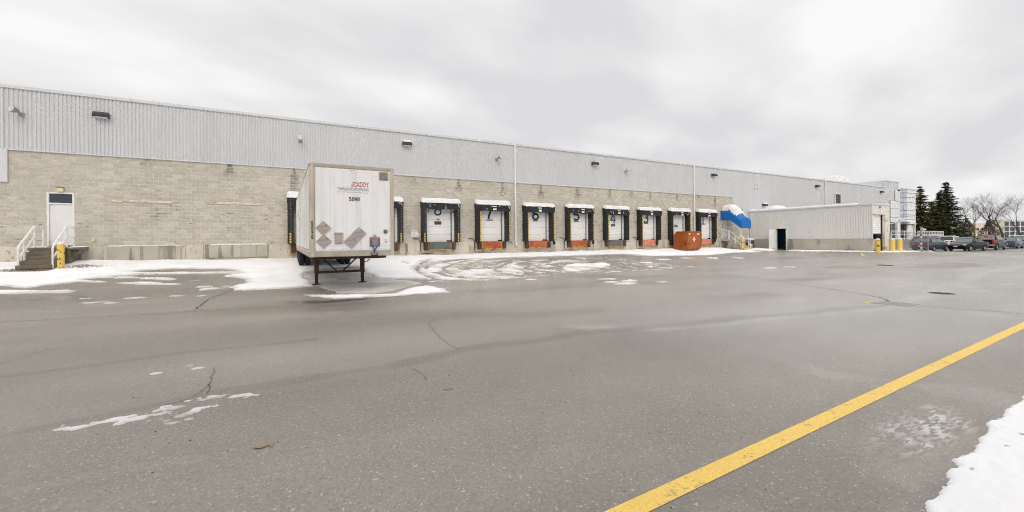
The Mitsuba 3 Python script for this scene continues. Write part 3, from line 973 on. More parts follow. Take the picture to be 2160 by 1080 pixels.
def rib_sheet(s0, s1, z0, z1, depth=.034, pitch=PITCH):
    """ribbed sheet in the (s,z) plane, ribs towards -y, at y=0"""
    prof = []
    k0 = math.floor(s0 / pitch)
    for k in range(k0, int(math.ceil(s1 / pitch)) + 1):
        for u, d in ((0, 0), (.052, 0), (.070, depth), (.185, depth), (.2032, 0)):
            s = k * pitch + u * pitch / .2032
            if s0 - 1e-6 <= s <= s1 + 1e-6:
                prof.append((s, d))
    flat = lambda s_: depth if .34 < (s_ / pitch + 1e-7) % 1 < .91 else 0.0
    prof = [(s0, flat(s0))] + [p for p in prof if s0 + 1e-4 < p[0] < s1 - 1e-4] + [(s1, flat(s1))]
    p = np.array(prof)
    n = len(p)
    v = np.vstack([np.c_[p[:, 0], -p[:, 1], np.full(n, z0)], np.c_[p[:, 0], -p[:, 1], np.full(n, z1)]])
    i = np.arange(n - 1)
    f = np.vstack([np.stack([i, i + 1, i + 1 + n], 1), np.stack([i, i + 1 + n, i + n], 1)])
    return trimesh.Trimesh(v, f, process=False)


SHEET = PITCH * 6
k0, k1 = int(-16 / SHEET), int(84.2 / SHEET)
for k in range(k0, k1 + 1):
    s0, s1 = k * SHEET, (k + 1) * SHEET
    z0 = CLAD if s1 < 43.4 else (3.2 if s1 < 47 else 1.6)
    z1 = ROOF if s1 <= 79.9 else 10.12
    if s1 > 84.2:
        s1 = 84.2
    m = rib_sheet(s0, s1, z0, z1, .034 if s0 < -7 else .025 if s0 < 2 else .017 if s0 < 16 else .010 if s0 < 43 else .006)
    m.apply_translation((0, W - .03 - .0006 * (k % 3), 0))
    add(wh + '__cladding_panel', m, 'm_clad', smooth=s0 > -7)
add(wh + '__parapet', bx(79.85, 84.6, W + .01, 33, ROOF - .1, 10.12), 'm_clad')
# flashings, corner trim, eaves cap in lengths
x = -16.0
while x < 79.8:
    e = min(x + 3.05, 79.85)
    add(wh + '__eaves_cap', cbx(x, e - .004, W - .13, W + .25, ROOF - .09, ROOF + .07, .01), 'm_trim')
    x = e
add(wh + '__eaves_cap', cbx(79.8, 84.66, W - .12, W + .2, 10.06, 10.2, .01), 'm_trim')
add(wh + '__eaves_cap', cbx(79.76, 79.9, W - .11, 33, ROOF + .08, 10.19, .01), 'm_trim')
x = -11.33
while x < 43.3:
    e = min(x + 3.05, 43.36)
    add(wh + '__base_flashing', cbx(x, e - .004, W - .085, W - .012, CLAD - .035, CLAD + .012, .004), 'm_trim')
    x = e
add(wh + '__corner_trim', cbx(-11.53, -11.46, W - .095, W - .012, CLAD + .02, ROOF - .09, .01), 'm_trim')
add(wh + '__corner_trim', cbx(-12.6, -11.34, W - .10, W - .012, 4.6, CLAD + .012, .01), 'm_trim')
add(wh + '__corner_trim', cbx(43.3, 43.44, W - .095, W - .012, 3.2, CLAD + .05, .01), 'm_trim')
for x, zt, zb_ in ((15.95, ROOF - .1, 1.38), (36.75, ROOF - .1, 2.3), (62.4, ROOF - .1, 4.7)):
    add(wh + '__downspout', cat([cbx(x - .055, x + .055, W - .20, W - .095, zb_, zt, .012), cbx(x - .055, x + .055, W - .34, W - .12, zb_ - .14, zb_ + .02, .012)]), 'm_rail', label='white square downspout on the block wall' if x < 60 else None)
# louvred vent
vent = wh + '__louvre_vent'
add(vent, bx(64.9, 66.2, W - .10, W - .06, 6.25, 7.45), 'm_joint_dark')
for k in range(5):
    z = 6.35 + k * .22
    mm = bar((64.92, W - .14, z), (66.18, W - .14, z + .02), .16, .02)
    add(vent + '__louvre_slat', mm, 'm_grey_concrete')
add(vent + '__vent_frame', cat([bx(64.84, 64.92, W - .2, W - .06, 6.2, 7.5), bx(66.18, 66.26, W - .2, W - .06, 6.2, 7.5), bx(64.92, 66.18, W - .2, W - .06, 7.42, 7.5)]), 'm_trim')
add(wh + '__patch_panel', bx(64.85, 66.25, W - .085, W - .065, 4.7, 6.15), 'm_annex')

# door at the left with its transom pane
dr_ = wh + '__entrance_door'
add(dr_, cat([cbx(-9.965, -9.155, W + .03, W + .08, 1.60, 3.60, .006)]), 'm_white_paint', label='plain white steel door under a dark glass transom')
add(dr_ + '__frame', cat([cbx(-10.05, -9.972, W - .03, W + .12, FLOOR, 4.2, .006), cbx(-9.148, -9.07, W - .03, W + .12, FLOOR, 4.2, .006), cbx(-9.972, -9.148, W - .028, W + .12, 4.13, 4.198, .006), cbx(-9.972, -9.148, W - .028, W + .12, 3.61, 3.68, .006)]), 'm_rail')
add(dr_ + '__transom_pane', bx(-9.97, -9.15, W + .03, W + .05, 3.68, 4.13), 'm_dark_glass')
for z in (1.78, 2.6, 3.42):
    add(dr_ + '__hinge', cyl((-9.968, W + .018, z - .05), (-9.968, W + .018, z + .05), .013, 8), 'm_galv')
add(dr_ + '__threshold', cbx(-10.0, -9.12, W - .06, W + .1, FLOOR - .03, FLOOR + .025, .005), 'm_old_concrete')
dr_ = wh + '__stair_door'
add(dr_, cbx(41.235, 42.065, W + .03, W + .08, 1.59, 3.60, .006), 'm_white_paint', label='white steel door with a slit window under the blue awning')
add(dr_ + '__frame', cat([cbx(41.16, 41.228, W - .03, W + .12, FLOOR, 3.68, .006), cbx(42.072, 42.14, W - .03, W + .12, FLOOR, 3.68, .006), cbx(41.228, 42.072, W - .028, W + .12, 3.61, 3.678, .006)]), 'm_rail')
add(dr_ + '__vision_pane', bx(41.34, 41.43, W + .02, W + .028, 2.72, 3.25), 'm_dark_glass')
add(dr_ + '__handle', cat([cyl((41.30, W + .03, 2.45), (41.30, W - .03, 2.45), .03, 10), bx(41.28, 41.32, W + .015, W + .03, 2.28, 2.36)]), 'm_galv')

# ------------------------------------------------------------------ loading docks


def arc(cx_, cz, rx, rz, a0, a1, n=18):
    return [(cx_ + rx * math.cos(math.radians(a)), cz + rz * math.sin(math.radians(a))) for a in np.linspace(a0, a1, n)]


STROKES = {
    '7': [[(.02, .93), (.52, .93), (.36, .62), (.26, .3), (.22, .0)]],
    '6': [arc(.3, .27, .22, .22, 0, 360, 30), [(.5, .92), (.30, .78), (.14, .52), (.085, .27)]],
    '5': [[(.50, .93), (.13, .93), (.10, .55)] + arc(.28, .30, .23, .24, 125, -150, 24)],
    '4': [[(.42, .0), (.42, .93), (.05, .28), (.56, .28)]],
    '3': [arc(.27, .70, .21, .22, 150, -80, 16) + arc(.27, .26, .24, .23, 80, -150, 18)],
    '1': [[(.12, .80), (.28, .93), (.28, .0)]],
    '8': [arc(.3, .70, .19, .22, 0, 360, 26), arc(.3, .27, .23, .23, 0, 360, 26)],
    '0': [arc(.3, .5, .20, .44, 0, 360, 30)],
    '9': [arc(.3, .68, .20, .24, 0, 360, 28), [(.5, .68), (.47, .34), (.33, .06), (.14, .04)]],
}


def digit_xz(ch, x0, z0, h, y, stroke, depth=.004, wide=1.0):
    g = unary_union([LineString([(x0 + (u - .3) * h * wide, z0 + v * h) for u, v in st_]).buffer(stroke / 2, cap_style=2, join_style=2 if ch in '741' else 1) for st_ in STROKES[ch]])
    return cat([prism(p_, y - depth, y) for p_ in getattr(g, 'geoms', [g])])




def snow_slab(x0, x1, y0, y1, z0, h, seed, res=.05, slope=0.0):
    xs, ys = np.linspace(x0, x1, max(int((x1 - x0) / res), 6)), np.linspace(y0, y1, max(int((y1 - y0) / res), 6))
    X, Y = np.meshgrid(xs, ys, indexing='ij')
    u = np.minimum(X - x0, x1 - X)
    v = np.minimum(Y - y0, y1 - Y)
    e = .13
    prof = np.sqrt(np.clip(1 - (1 - np.clip(u / e, 0, 1)) ** 2, 0, 1)) * np.sqrt(np.clip(1 - (1 - np.clip(v / e, 0, 1)) ** 2, 0, 1))
    top = h * prof * (1 + .5 * fb(X.ravel(), Y.ravel(), 1.6, seed).reshape(X.shape)) + slope * (Y - y0)
    # ragged drooping front edge
    drop = .10 * np.clip(fb(X.ravel(), 0 * X.ravel(), 2.3, seed + 1, 3), -.2, 1).reshape(X.shape) * (v < .02)
    wob = .03 * fb(X.ravel(), Y.ravel(), 3.0, seed + 3).reshape(X.shape)
    n = X.size
    va = np.stack([X, Y + wob, z0 + np.maximum(top, .0) - np.maximum(drop, 0) + .004], -1).reshape(-1, 3)
    vb = np.stack([X, Y + wob, z0 - .02 - np.maximum(drop, 0) + slope * (Y - y0)], -1).reshape(-1, 3)
    nx, ny = X.shape
    i = np.arange((nx - 1) * ny).reshape(nx - 1, ny)[:, :-1].ravel()
    f1 = np.vstack([np.stack([i, i + ny, i + ny + 1], 1), np.stack([i, i + ny + 1, i + 1], 1)])
    f2 = f1[:, ::-1] + n
    edge = np.r_[np.arange(0, nx * ny, ny), (nx - 1) * ny + np.arange(1, ny), np.arange((nx - 1) * ny - 1, 0, -ny)[:nx - 1], np.arange(ny - 2, 0, -1)]
    a, b = edge, np.roll(edge, -1)
    f3 = np.vstack([np.stack([a, a + n, b + n], 1), np.stack([a, b + n, b], 1)])
    m = trimesh.Trimesh(np.vstack([va, vb]), np.vstack([f1, f2, f3]), process=False)
    return m


PROJ = .50
PLATE = {10: 'grey', 9: 'grey', 8: 'grey', 7: 'orange', 6: 'orange', 5: 'orange', 4: 'grey', 3: 'salmon', 2: 'salmon', 1: 'salmon'}
WORD = {'orange': 'orange', 'grey': 'grey', 'salmon': 'salmon pink'}
DOCKLAB = {
    10: 'loading dock bay hidden behind the parked trailer, only its black shelter edge showing',
    9: 'loading dock bay with grey lip plate right behind the right edge of the trailer',
    8: 'loading dock bay with a sagging black curtain, brown window slot and grey lip plate',
    7: 'loading dock bay marked 7 with orange lip plate, left of the first white downspout',
    6: 'loading dock bay marked 6 with orange lip plate, right of the first white downspout',
    5: 'loading dock bay marked 5 with a torn curtain and rust streaks under its orange plate',
    4: 'loading dock bay marked 4 over a dull grey lip plate',
    3: 'loading dock bay marked 3 over a salmon pink lip plate, left of the dumpster',
    2: 'loading dock bay with a grey door window, partly hidden behind the orange dumpster',
    1: 'loading dock bay marked 1 nearest the blue awning',
}
HEAPLAB = {10: 'snow on the dock shelter behind the trailer', 9: 'snow on the dock shelter just right of the trailer', 8: 'snow on the dock shelter with the sagging black curtain', 7: 'snow on the dock shelter left of the first white downspout', 6: 'snow on the dock shelter right of the first white downspout',
           5: 'snow on the torn dock shelter with rust streaks far below', 4: 'snow on the dock shelter above the middle grey lip plate', 3: 'snow on the dock shelter just left of the dumpster', 2: 'snow on the dock shelter directly behind the dumpster', 1: 'snow on the dock shelter nearest the blue awning'}


def wavy_curtain(x0, x1, z0, z1, y, seed, sag=.0, torn=0.0):
    nx, nz = 40, 10
    xs, ts = np.linspace(x0, x1, nx), np.linspace(0, 1, nz)
    X, Tt = np.meshgrid(xs, ts, indexing='ij')
    bot = z0 + .05 * fb(X.ravel(), 0 * X.ravel(), 2.2, seed, 3).reshape(X.shape) * 2 * (1 + torn) - sag * (1 - ((X - (x0 + x1) / 2) / ((x1 - x0) / 2)) ** 2)
    Z = z1 + (bot - z1) * Tt
    Y = y + .05 * fb(X.ravel(), Tt.ravel(), 3.2, seed + 1, 3).reshape(X.shape) * 2 * Tt + .02 * np.sin(X * 9 + seed) * Tt
    n = nx * nz
    va = np.stack([X, Y, Z], -1).reshape(-1, 3)
    vb = va + (0, .012, 0)
    i = np.arange((nx - 1) * nz).reshape(nx - 1, nz)[:, :-1].ravel()
    f1 = np.vstack([np.stack([i, i + nz + 1, i + nz], 1), np.stack([i, i + 1, i + nz + 1], 1)])
    f2 = f1[:, ::-1] + n
    e = np.r_[np.arange(0, n, nz), (nx - 1) * nz + np.arange(1, nz), np.arange((nx - 1) * nz - 1, 0, -nz)[:nx - 1], np.arange(nz - 2, 0, -1)]
    a, b = e, np.roll(e, -1)
    f3 = np.vstack([np.stack([a, b + n, a + n], 1), np.stack([a, b, b + n], 1)])
    return trimesh.Trimesh(np.vstack([va, vb]), np.vstack([f1, f2, f3]), process=False)


for n in range(10, 0, -1):
    c = BAYS[n]
    k = thing('loading_dock', DOCKLAB[n], 'loading dock', 'loading docks along the block wall')
    xl, xr = c - 1.385, c + 1.385
    yf = W - PROJ
    rr = np.random.default_rng(100 + n)
    # door: five sections with recessed joints, jamb and track
    dk = k + '__door'
    add(dk, bx(c - HALF, c + HALF, W + .12, W + .2, FLOOR, 4.25), 'm_door_shadow')
    hsec = (4.24 - FLOOR) / 5
    for i in range(5):
        add(dk + '__door_panel', cbx(c - HALF + .01, c + HALF - .25, W + .06, W + .119, FLOOR + i * hsec + .006, FLOOR + (i + 1) * hsec - .006, .009), 'm_dock_door')
    add(k + '__door_track', bx(c + HALF - .225, c + HALF - .205, W + .03, W + .1, FLOOR, 4.2), 'm_galv')
    add(k + '__door_track', bx(c - HALF, c - HALF + .02, W + .03, W + .1, FLOOR, 4.2), 'm_galv')
    add(k + '__door_jamb', cbx(c + HALF - .17, c + HALF - .005, W - .02, W + .11, FLOOR + .02, 4.22, .006), 'm_white_paint')
    nm = {7: '7', 6: '6', 5: '5', 4: '4', 3: '3', 1: '1', 8: '8', 2: '2'}.get(n)
    zt = {8: 3.62, 7: 4.02, 6: 3.97, 5: 3.97, 4: 3.86, 3: 3.97, 2: 4.2, 1: 3.97}.get(n)
    xo = c - .11
    if nm:
        hw, hh = {'7': (.22, .80), '1': (.09, .80), '4': (.20, .84)}.get(nm, (.25, .80))
        if n == 8:
            mnum = digit_xz('8', xo, 3.46, .88, W + .058, .11, wide=1.1)
        elif n == 2:
            mnum = None
        else:
            mnum = digit_xz(nm, xo, {4: 3.08, 3: 3.18, 1: 3.15}.get(n, 3.26), .98, W + .058, .115 if n == 4 else .17, wide=1.2)
        if mnum is not None:
            add(dk + '__number', mnum, 'm_digit')
    if n == 8:
        add(dk + '__window', cbx(xo - .26, xo + .26, W + .045, W + .058, 2.80, 3.04, .003), 'm_window_brown')
        add(dk + '__pull_rope', cat([bar((xo, W + .05, 3.04), (xo, W + .05, 3.20), .04), bar((xo - .12, W + .05, 3.20), (xo + .14, W + .05, 3.19), .035)]), 'm_black')
    elif n in (4, 2):
        add(dk + '__window', cbx(xo - .24, xo + .24, W + .045, W + .058, 2.79, 3.03, .003), 'm_window_grey')
    elif n != 10:
        add(dk + '__window', cbx(xo - .25, xo + .25, W + .045, W + .058, 3.06 if n < 4 else 3.13, 3.17 if n < 4 else 3.24, .003), 'm_olive')
    if n < 10:
        add(k + '__bottom_seal', bx(c + .55, c + HALF - .2, W - .06, W + .05, FLOOR + .0, FLOOR + .09 + .03 * rr.random()), 'm_black')
    # black shelter: two side pads, head beam, head curtain
    for sx in (-1, 1):
        xo_, xi = (xl, c - HALF + .02) if sx < 0 else (c + HALF - .02, xr)
        pk = add(k + '__side_pad', cbx(xo_, xi, yf, W - .012, FLOOR - .02, 4.30, .03), 'm_black_rubber')
        fl = []
        for q in range(22 if n >= 8 else 14):
            z = FLOOR + .05 + q * (2.35 / (22 if n >= 8 else 14))
            fl.append(bar((xo_ + .03, yf - .012, z + .16), (xi - .03, yf - .012, z), .012, .09))
        add(pk + '__pleat', cat(fl), 'm_black_rubber', kind='stuff')
        if n < 8:
            ds = []
            xd = xi - .055 if sx < 0 else xi - .085
            q = 0
            while FLOOR + .03 + q * .125 < 3.85:
                z = FLOOR + .03 + q * .125
                ds.append(bx(xd - .035, xd + .035, yf - .034, yf - .018, z, z + .085))
                q += 1
            add(pk + '__guide_stripe', cat(ds), 'm_dash_yellow', kind='stuff')
            add(pk + '__stripe_backing', bx(xd - .05, xd + .05, yf - .018, yf - .003, FLOOR, 3.9), 'm_black')
        else:
            ds = []
            xd = (xo_ + xi) / 2
            for q in range(4):
                z = FLOOR + .03 + q * .16
                ds.append(bar((xd - .05, yf - .03, z + .1), (xd + .03, yf - .03, z), .012, .075))
            add(pk + '__guide_stripe', cat(ds), 'm_dash_yellow', kind='stuff')
            ws = []
            for q in range(12):
                z = FLOOR + .7 + q * .17
                ws.append(bx(xd + .01, xd + .035, yf - .034, yf - .02, z, z + .03))
            add(pk + '__guide_stripe', cat(ws), 'm_snow', kind='stuff')
    prof = [(yf - .015, 3.98), (W - .02, 3.98), (W - .02, 4.46), (yf - .015, 4.32)]
    add(k + '__head_beam', prism(prof, xl - .02, xr + .02, 'x'), 'm_black_rubber')
    cut = {8: (3.90, 1.6), 2: (4.05, .0), 5: (3.86, 1.0), 4: (3.78, 1.0)}.get(n, (3.83, .2))
    add(k + '__head_curtain', wavy_curtain(xl + .28, xr - .22, cut[0], 4.30, yf - .05, 40 + n, .06 if n in (8, 5) else 0, cut[1]), 'm_black_rubber')
    if n < 8:
        xt = c + rr.uniform(-.08, .08)
        add(k + '__tag', cat([bx(xt - .16, xt + .16, yf - .105, yf - .09, 4.14, 4.21), bx(xt - .13, xt + .15, yf - .115, yf - .10, 3.90, 4.04)]), 'm_sticker')
    if n in (8, 7, 5, 4, 2, 9):
        sm = []
        for q in range(4 + 2 * (n in (8, 5))):
            xq, zq = rr.uniform(xl + .3, xr - .3), rr.uniform(3.95, 4.28)
            dq = rr.uniform(-.12, .12)
            sm.append(bar((xq, yf - .10, zq), (xq + dq, yf - .105, zq - rr.uniform(.06, .2)), .025, .02))
        xq = rr.choice([xl + .1, xr - .2])
        sm.append(bar((xq, yf - .06, 4.26), (xq + .12, yf - .06, 4.05), .09, .03))
        add(k + '__snow_smear', cat(sm), 'm_snow', kind='stuff')
    if n == 8:
        add(k + '__curtain_flap', cat([bar((xr - .42, yf - .08, 4.1), (xr - .55, yf - .08, 3.6), .10, .02), bar((xl + .42, yf - .08, 4.0), (xl + .40, yf - .08, 3.66), .06, .02)]), 'm_black_rubber')
    # leveller: lip plate, yellow frame, bumpers, proud concrete pit face with conduit
    col = PLATE[n]
    add(k + '__pit_face', cbx(xl - .02, xr - .12, W - .055, W - .022, .80, FLOOR - .006, .006), 'm_pit')
    add(k + '__lip_plate', cbx(c - .86, c + .72, W - .30, W - .10, FLOOR - .50, FLOOR + .012, .01), 'm_plate_' + col, label=f'{WORD[col]} steel lip plate')
    add(k + '__yellow_frame', cat([bx(c - .92, c + .78, W - .27, W - .06, FLOOR - .57, FLOOR - .51), bx(c - .92, c - .87, W - .26, W - .06, FLOOR - .50, FLOOR), bx(c + .73, c + .78, W - .26, W - .06, FLOOR - .50, FLOOR)]), 'm_frame_yellow')
    for xb in (c - 1.20, c + .84):
        add(k + '__bumper', cat([cbx(xb, xb + .24, W - .34 + .05 * q, W - .30 + .05 * q, FLOOR - .56, FLOOR - .03, .008) for q in range(6)]), 'm_bumper')
    if n in (9, 8, 7, 5, 3):
        zc = .79
        add(k + '__conduit', tube(smooth_line([(xl - .55, W - .05, 1.83), (xl - .25, W - .05, 1.80), (xl - .06, W - .05, 1.60), (xl - .04, W - .05, 1.0), (xl + .06, W - .05, .80), (xl + .9, W - .05, .785)], 4), .022, 6), 'm_black')
    if n in (6, 5, 1):
        add(k + '__control_box', cat([cbx(xr + .12, xr + .30, W - .12, W - .03, 1.26, 1.56, .01), bar((xr + .21, W - .05, .5), (xr + .21, W - .05, 1.26), .02)]), 'm_black')
    s = thing('snow_heap', HEAPLAB[n], 'snow', 'snow on the dock shelters')
    add(s, snow_slab(xl - .04, xr + .04, yf - .05, W - .02, 4.32, .19 + .09 * rr.random(), 60 + n, slope=.26), 'm_snow', smooth=50)

# snow on the sills of the walled-up docks
for x0, x1, h, lab in ((-7.85, -4.85, .03, 'thin line of snow on the left walled-up dock sill'), (-3.55, -.80, .06, 'line of snow on the walled-up dock sill nearer the trailer')):
    s = thing('snow_strip', lab, 'snow')
    add(s, snow_slab(x0, x1, W - .10, W - .03, FLOOR - .02, h, 7), 'm_snow', smooth=50)

# ------------------------------------------------------------------ wall lamps
FLOODS = [(-10.84, 7.87), (1.0, 7.85), (14.36, 7.84), (27.5, 7.82)]
for i, (x, z) in enumerate(FLOODS):
    k = thing('flood_lamp', ['round white floodlight at the far left end of the ribbed wall', 'round white floodlight left above the parked trailer', 'round white floodlight beside the first white downspout', 'round white floodlight above the docks right of the middle'][i], 'floodlight', 'round floodlights on the ribbed wall')
    add(k + '__wall_box', cat([cbx(x - .09, x + .09, W - .16, W - .06, z - .12, z + .06, .01), cyl((x, W - .12, z - .02), (x + (.02 if i else -.10), W - .34, z + .04), .035, 10)]), 'm_galv')
    ax = np.array([-.55, -.75, .15]) if i == 0 else np.array([.45 if i == 2 else -.1, -.9, .1])
    ax = ax / np.linalg.norm(ax)
    p = np.array([x, W - .32, z + .05])
    pts = [p, p + ax * .10, p + ax * .22, p + ax * .30]
    add(k + '__lamp_head', tube(pts, [.05, .10, .15, .165], 18), 'm_grey_concrete')
    add(k + '__lens', tube([p + ax * .301, p + ax * .325], [.15, .12], 18), 'm_lamp_glass')
PACKS = [(-8.0, 8.14, 'dark box lamp above the plain white door at the left'), (7.5, 8.26, 'dark box lamp with snow on top, right above the trailer'), (23.87, 8.2, 'dark box lamp high above the middle docks'), (39.84, 8.25, 'dark box lamp near the second white downspout'), (60.3, 8.2, 'dark box lamp left of the far downspout'), (78.4, 8.3, 'dark box lamp next to the raised parapet at the far end'), (48.8, 5.42, 'snow-topped dark box lamp just above the annex roof'), (60.2, 5.45, 'dark lamp peeping over the annex roof with snow on it')]
for x, z, lab in PACKS:
    k = thing('wall_lamp', lab, 'wall lamp', 'dark box lamps on the ribbed wall')
    prof = [(W - .06, z - .12), (W - .06, z + .16), (W - .30, z + .16), (W - .42, z + .02), (W - .38, z - .10)]
    add(k + '__housing', prism(prof, x - .29, x + .29, 'x'), 'm_lamp_dark')
    add(k + '__lens', prism([(W - .08, z - .14), (W - .08, z - .125), (W - .38, z - .105), (W - .38, z - .12)], x - .25, x + .25, 'x'), 'm_lamp_glass')
    if x in (7.5, 48.8, 60.2):
        s = thing('snow_heap', {7.5: 'lump of snow on the dark box lamp right above the trailer', 48.8: 'lump of snow on the left lamp above the annex roof', 60.2: 'lump of snow on the right lamp above the annex roof'}[x], 'snow')
        add(s, snow_slab(x - .29, x + .29, W - .36, W - .07, z + .15, .13, 5), 'm_snow', smooth=50)
k = thing('door_lamp', 'small yellowed square lamp above the plain white door', 'wall lamp')
add(k + '__diffuser', cbx(-9.66, -9.44, W - .15, W - .03, 4.22, 4.42, .02), 'm_beige_fixture')
add(k + '__cap', cbx(-9.68, -9.42, W - .17, W - .01, 4.42, 4.46, .008), 'm_brown_box')
k = thing('outlet_box', 'small pale electrical box low on the block wall right of the left steps', 'outlet box')
add(k, cbx(-8.46, -8.32, W - .09, W - .01, 1.78, 1.92, .012), 'm_beige_fixture')
k = thing('outlet_box', 'small white fitting on the block wall above the dock marked 7, by the downspout', 'fitting')
add(k, cat([cbx(14.88, 14.98, W - .08, W - .01, 5.18, 5.27, .012), cyl((14.93, W - .08, 5.2), (14.93, W - .16, 5.14), .03, 8)]), 'm_rail')
for i, x in enumerate((47.2, 47.7)):
    k = thing('wall_hook', ['left of two small white brackets high on the ribbed wall past the docks', 'right of two small white brackets high on the ribbed wall past the docks'][i], 'bracket', 'two white brackets on the ribbed wall')
    add(k, cat([cbx(x - .06, x + .06, W - .18, W - .07, 7.70, 7.84, .012), cbx(x - .08, x + .08, W - .20, W - .07, 7.28, 7.42, .012), cyl((x, W - .12, 7.42), (x, W - .12, 7.70), .02, 8)]), 'm_rail')
k = thing('wall_box', 'square brown box on the ribbed wall behind the blue awning', 'box')
add(k, cat([cbx(44.1, 44.7, W - .18, W - .065, 4.25, 4.85, .012), bx(44.16, 44.64, W - .19, W - .178, 4.32, 4.78)]), 'm_brown_box')

# sign with bell by dock 8
k = thing('bell_sign', 'white sign with red lettering on the block wall just right of the trailer', 'sign')
sx0, sx1, sz0, sz1 = 7.78, 8.24, 1.96, 2.40
add(k + '__board', cbx(sx0, sx1, W - .035, W - .012, sz0, sz1, .004), 'm_sticker')
add(k + '__lettering', cat([text_xz('RING BELL', sx0 + .03, sx1 - .03, 2.285, 2.355, W - .036), text_xz('AND', sx0 + .15, sx1 - .16, 2.165, 2.225, W - .036), text_xz('ENTER', sx0 + .06, sx1 - .16, 2.045, 2.115, W - .036)]), 'm_red')
k = thing('bell_box', 'small white bell fitting at the corner of the red lettered sign', 'bell')
add(k, cat([cbx(8.22, 8.36, W - .12, W - .012, 2.02, 2.18, .02), cyl((8.29, W - .1, 2.02), (8.29, W - .1, 1.93), .035, 10)]), 'm_rail')
k = thing('bell_box', 'small snowy bell push under the red lettered sign', 'bell')
add(k, cat([cbx(7.95, 8.09, W - .12, W - .012, 1.84, 1.96, .02), cyl((8.03, W - .08, 1.84), (8.03, W - .08, 1.74), .04, 10)]), 'm_galv')
k = thing('wall_pipe', 'thin rusty pipe down the concrete base right of the trailer', 'pipe')
add(k, cat([cyl((7.42, W - .06, .48), (7.42, W - .06, 1.50), .025, 8), cyl((7.53, W - .045, .85), (7.53, W - .045, 1.45), .013, 6)]), 'm_rust')
k = thing('wall_pipe', 'small white spigot on the concrete base between the first two open docks', 'spigot')
add(k, cat([cyl((11.62, W - .02, 1.5), (11.62, W - .12, 1.5), .03, 8), cyl((11.62, W - .12, 1.53), (11.62, W - .12, 1.44), .04, 8)]), 'm_rail')

# ------------------------------------------------------------------ steps at the left
ST = thing('concrete_steps', 'dark wet concrete steps up to the plain white door at the left', 'steps')
sxa, sxb = -10.12, -8.98
gz = float(zg(-9.5, 26.4))
rise = (1.50 - gz) / 5
for i in range(5):
    y0 = 26.15 + i * .285
    add(ST + '__step', cbx(sxa, sxb, y0, 27.62 if i < 4 else 27.5, gz + i * rise - (.02 if i else .3), gz + (i + 1) * rise, .012), 'm_step')
add(ST + '__landing', cbx(-10.25, -8.55, 27.5, W - .02, 1.38, 1.505, .012), 'm_step')
add(ST + '__bracket', prism([(-8.95, 1.379), (-8.55, 1.379), (-8.62, 1.2), (-8.95, .95)], 27.7, 27.95), 'm_step')
add(ST + '__side_wall', cbx(-8.97, -8.85, 27.52, W - .03, .3, 1.378, .01), 'm_step')


def rail_left(x):
    """one white pipe handrail beside the steps: posts, top rail with a bend, mid rail"""
    g = float(zg(x, 26.3))
    pts_top = smooth_line([(x, 26.22, g), (x, 26.22, 1.46)], 2)
    top = [(x, 26.22, 1.46), (x, 26.26, 1.56), (x, 27.50, 2.42), (x, 27.60, 2.47), (x, 28.30, 2.48), (x, 28.40, 2.42)]
    k = thing('handrail', 'white pipe handrail on the ' + ('outer left' if x < -9.5 else 'right') + ' side of the left steps', 'handrail', 'white pipe handrails of the left steps')
    r_ = .042
    add(k + '__top_rail', tube(np.array(top), r_, 10), 'm_rail')
    add(k + '__mid_rail', cat([tube([(x, 26.22, 1.02), (x, 27.62, 2.02)], .033, 8), tube([(x, 27.62, 1.98), (x, 28.4, 1.98)], .033, 8)]), 'm_rail')
    for y, z0, z1 in ((26.22, g, 1.47), (26.72, g + .40, 1.88), (27.62, 1.50, 2.46), (28.4, 1.50, 2.43)):
        add(k + '__post', tube([(x, y, z0), (x, y, z1)], .036, 8), 'm_rail')


rail_left(-10.05)
rail_left(-8.98)
s = thing('snow_strip', 'snow on the landing at the foot of the plain white door', 'snow')
add(s, snow_slab(-8.9, -8.56, 27.5, W - .05, 1.49, .06, 8), 'm_snow', smooth=50)
s = thing('snow_strip', 'clump of snow on the landing left of the plain white door', 'snow')
add(s, snow_slab(-10.24, -9.95, 27.7, W - .05, 1.49, .09, 9), 'm_snow', smooth=50)


def bollard(x, y, z, r_, h, lab, snow=None, grp=None, mat_='m_bollard'):
    k = thing('bollard', lab, 'bollard', grp)
    add(k, tube([(x, y, z - .1), (x, y, z + h - .03), (x, y, z + h)], [r_, r_, r_ * .8], 20), mat_, smooth=40)
    if snow:
        s = thing('snow_heap', snow, 'snow')
        m = trimesh.creation.icosphere(2, 1)
        m.apply_scale((r_ * .98, r_ * .98, .085))
        m.apply_translation((x, y, z + h + .005))
        add(s, m, 'm_snow', smooth=True)


bollard(-8.72, 26.22, .55, .118, 1.13, 'yellow steel bollard with chipped paint in front of the left steps', 'snow on top of the bollard in front of the left steps')

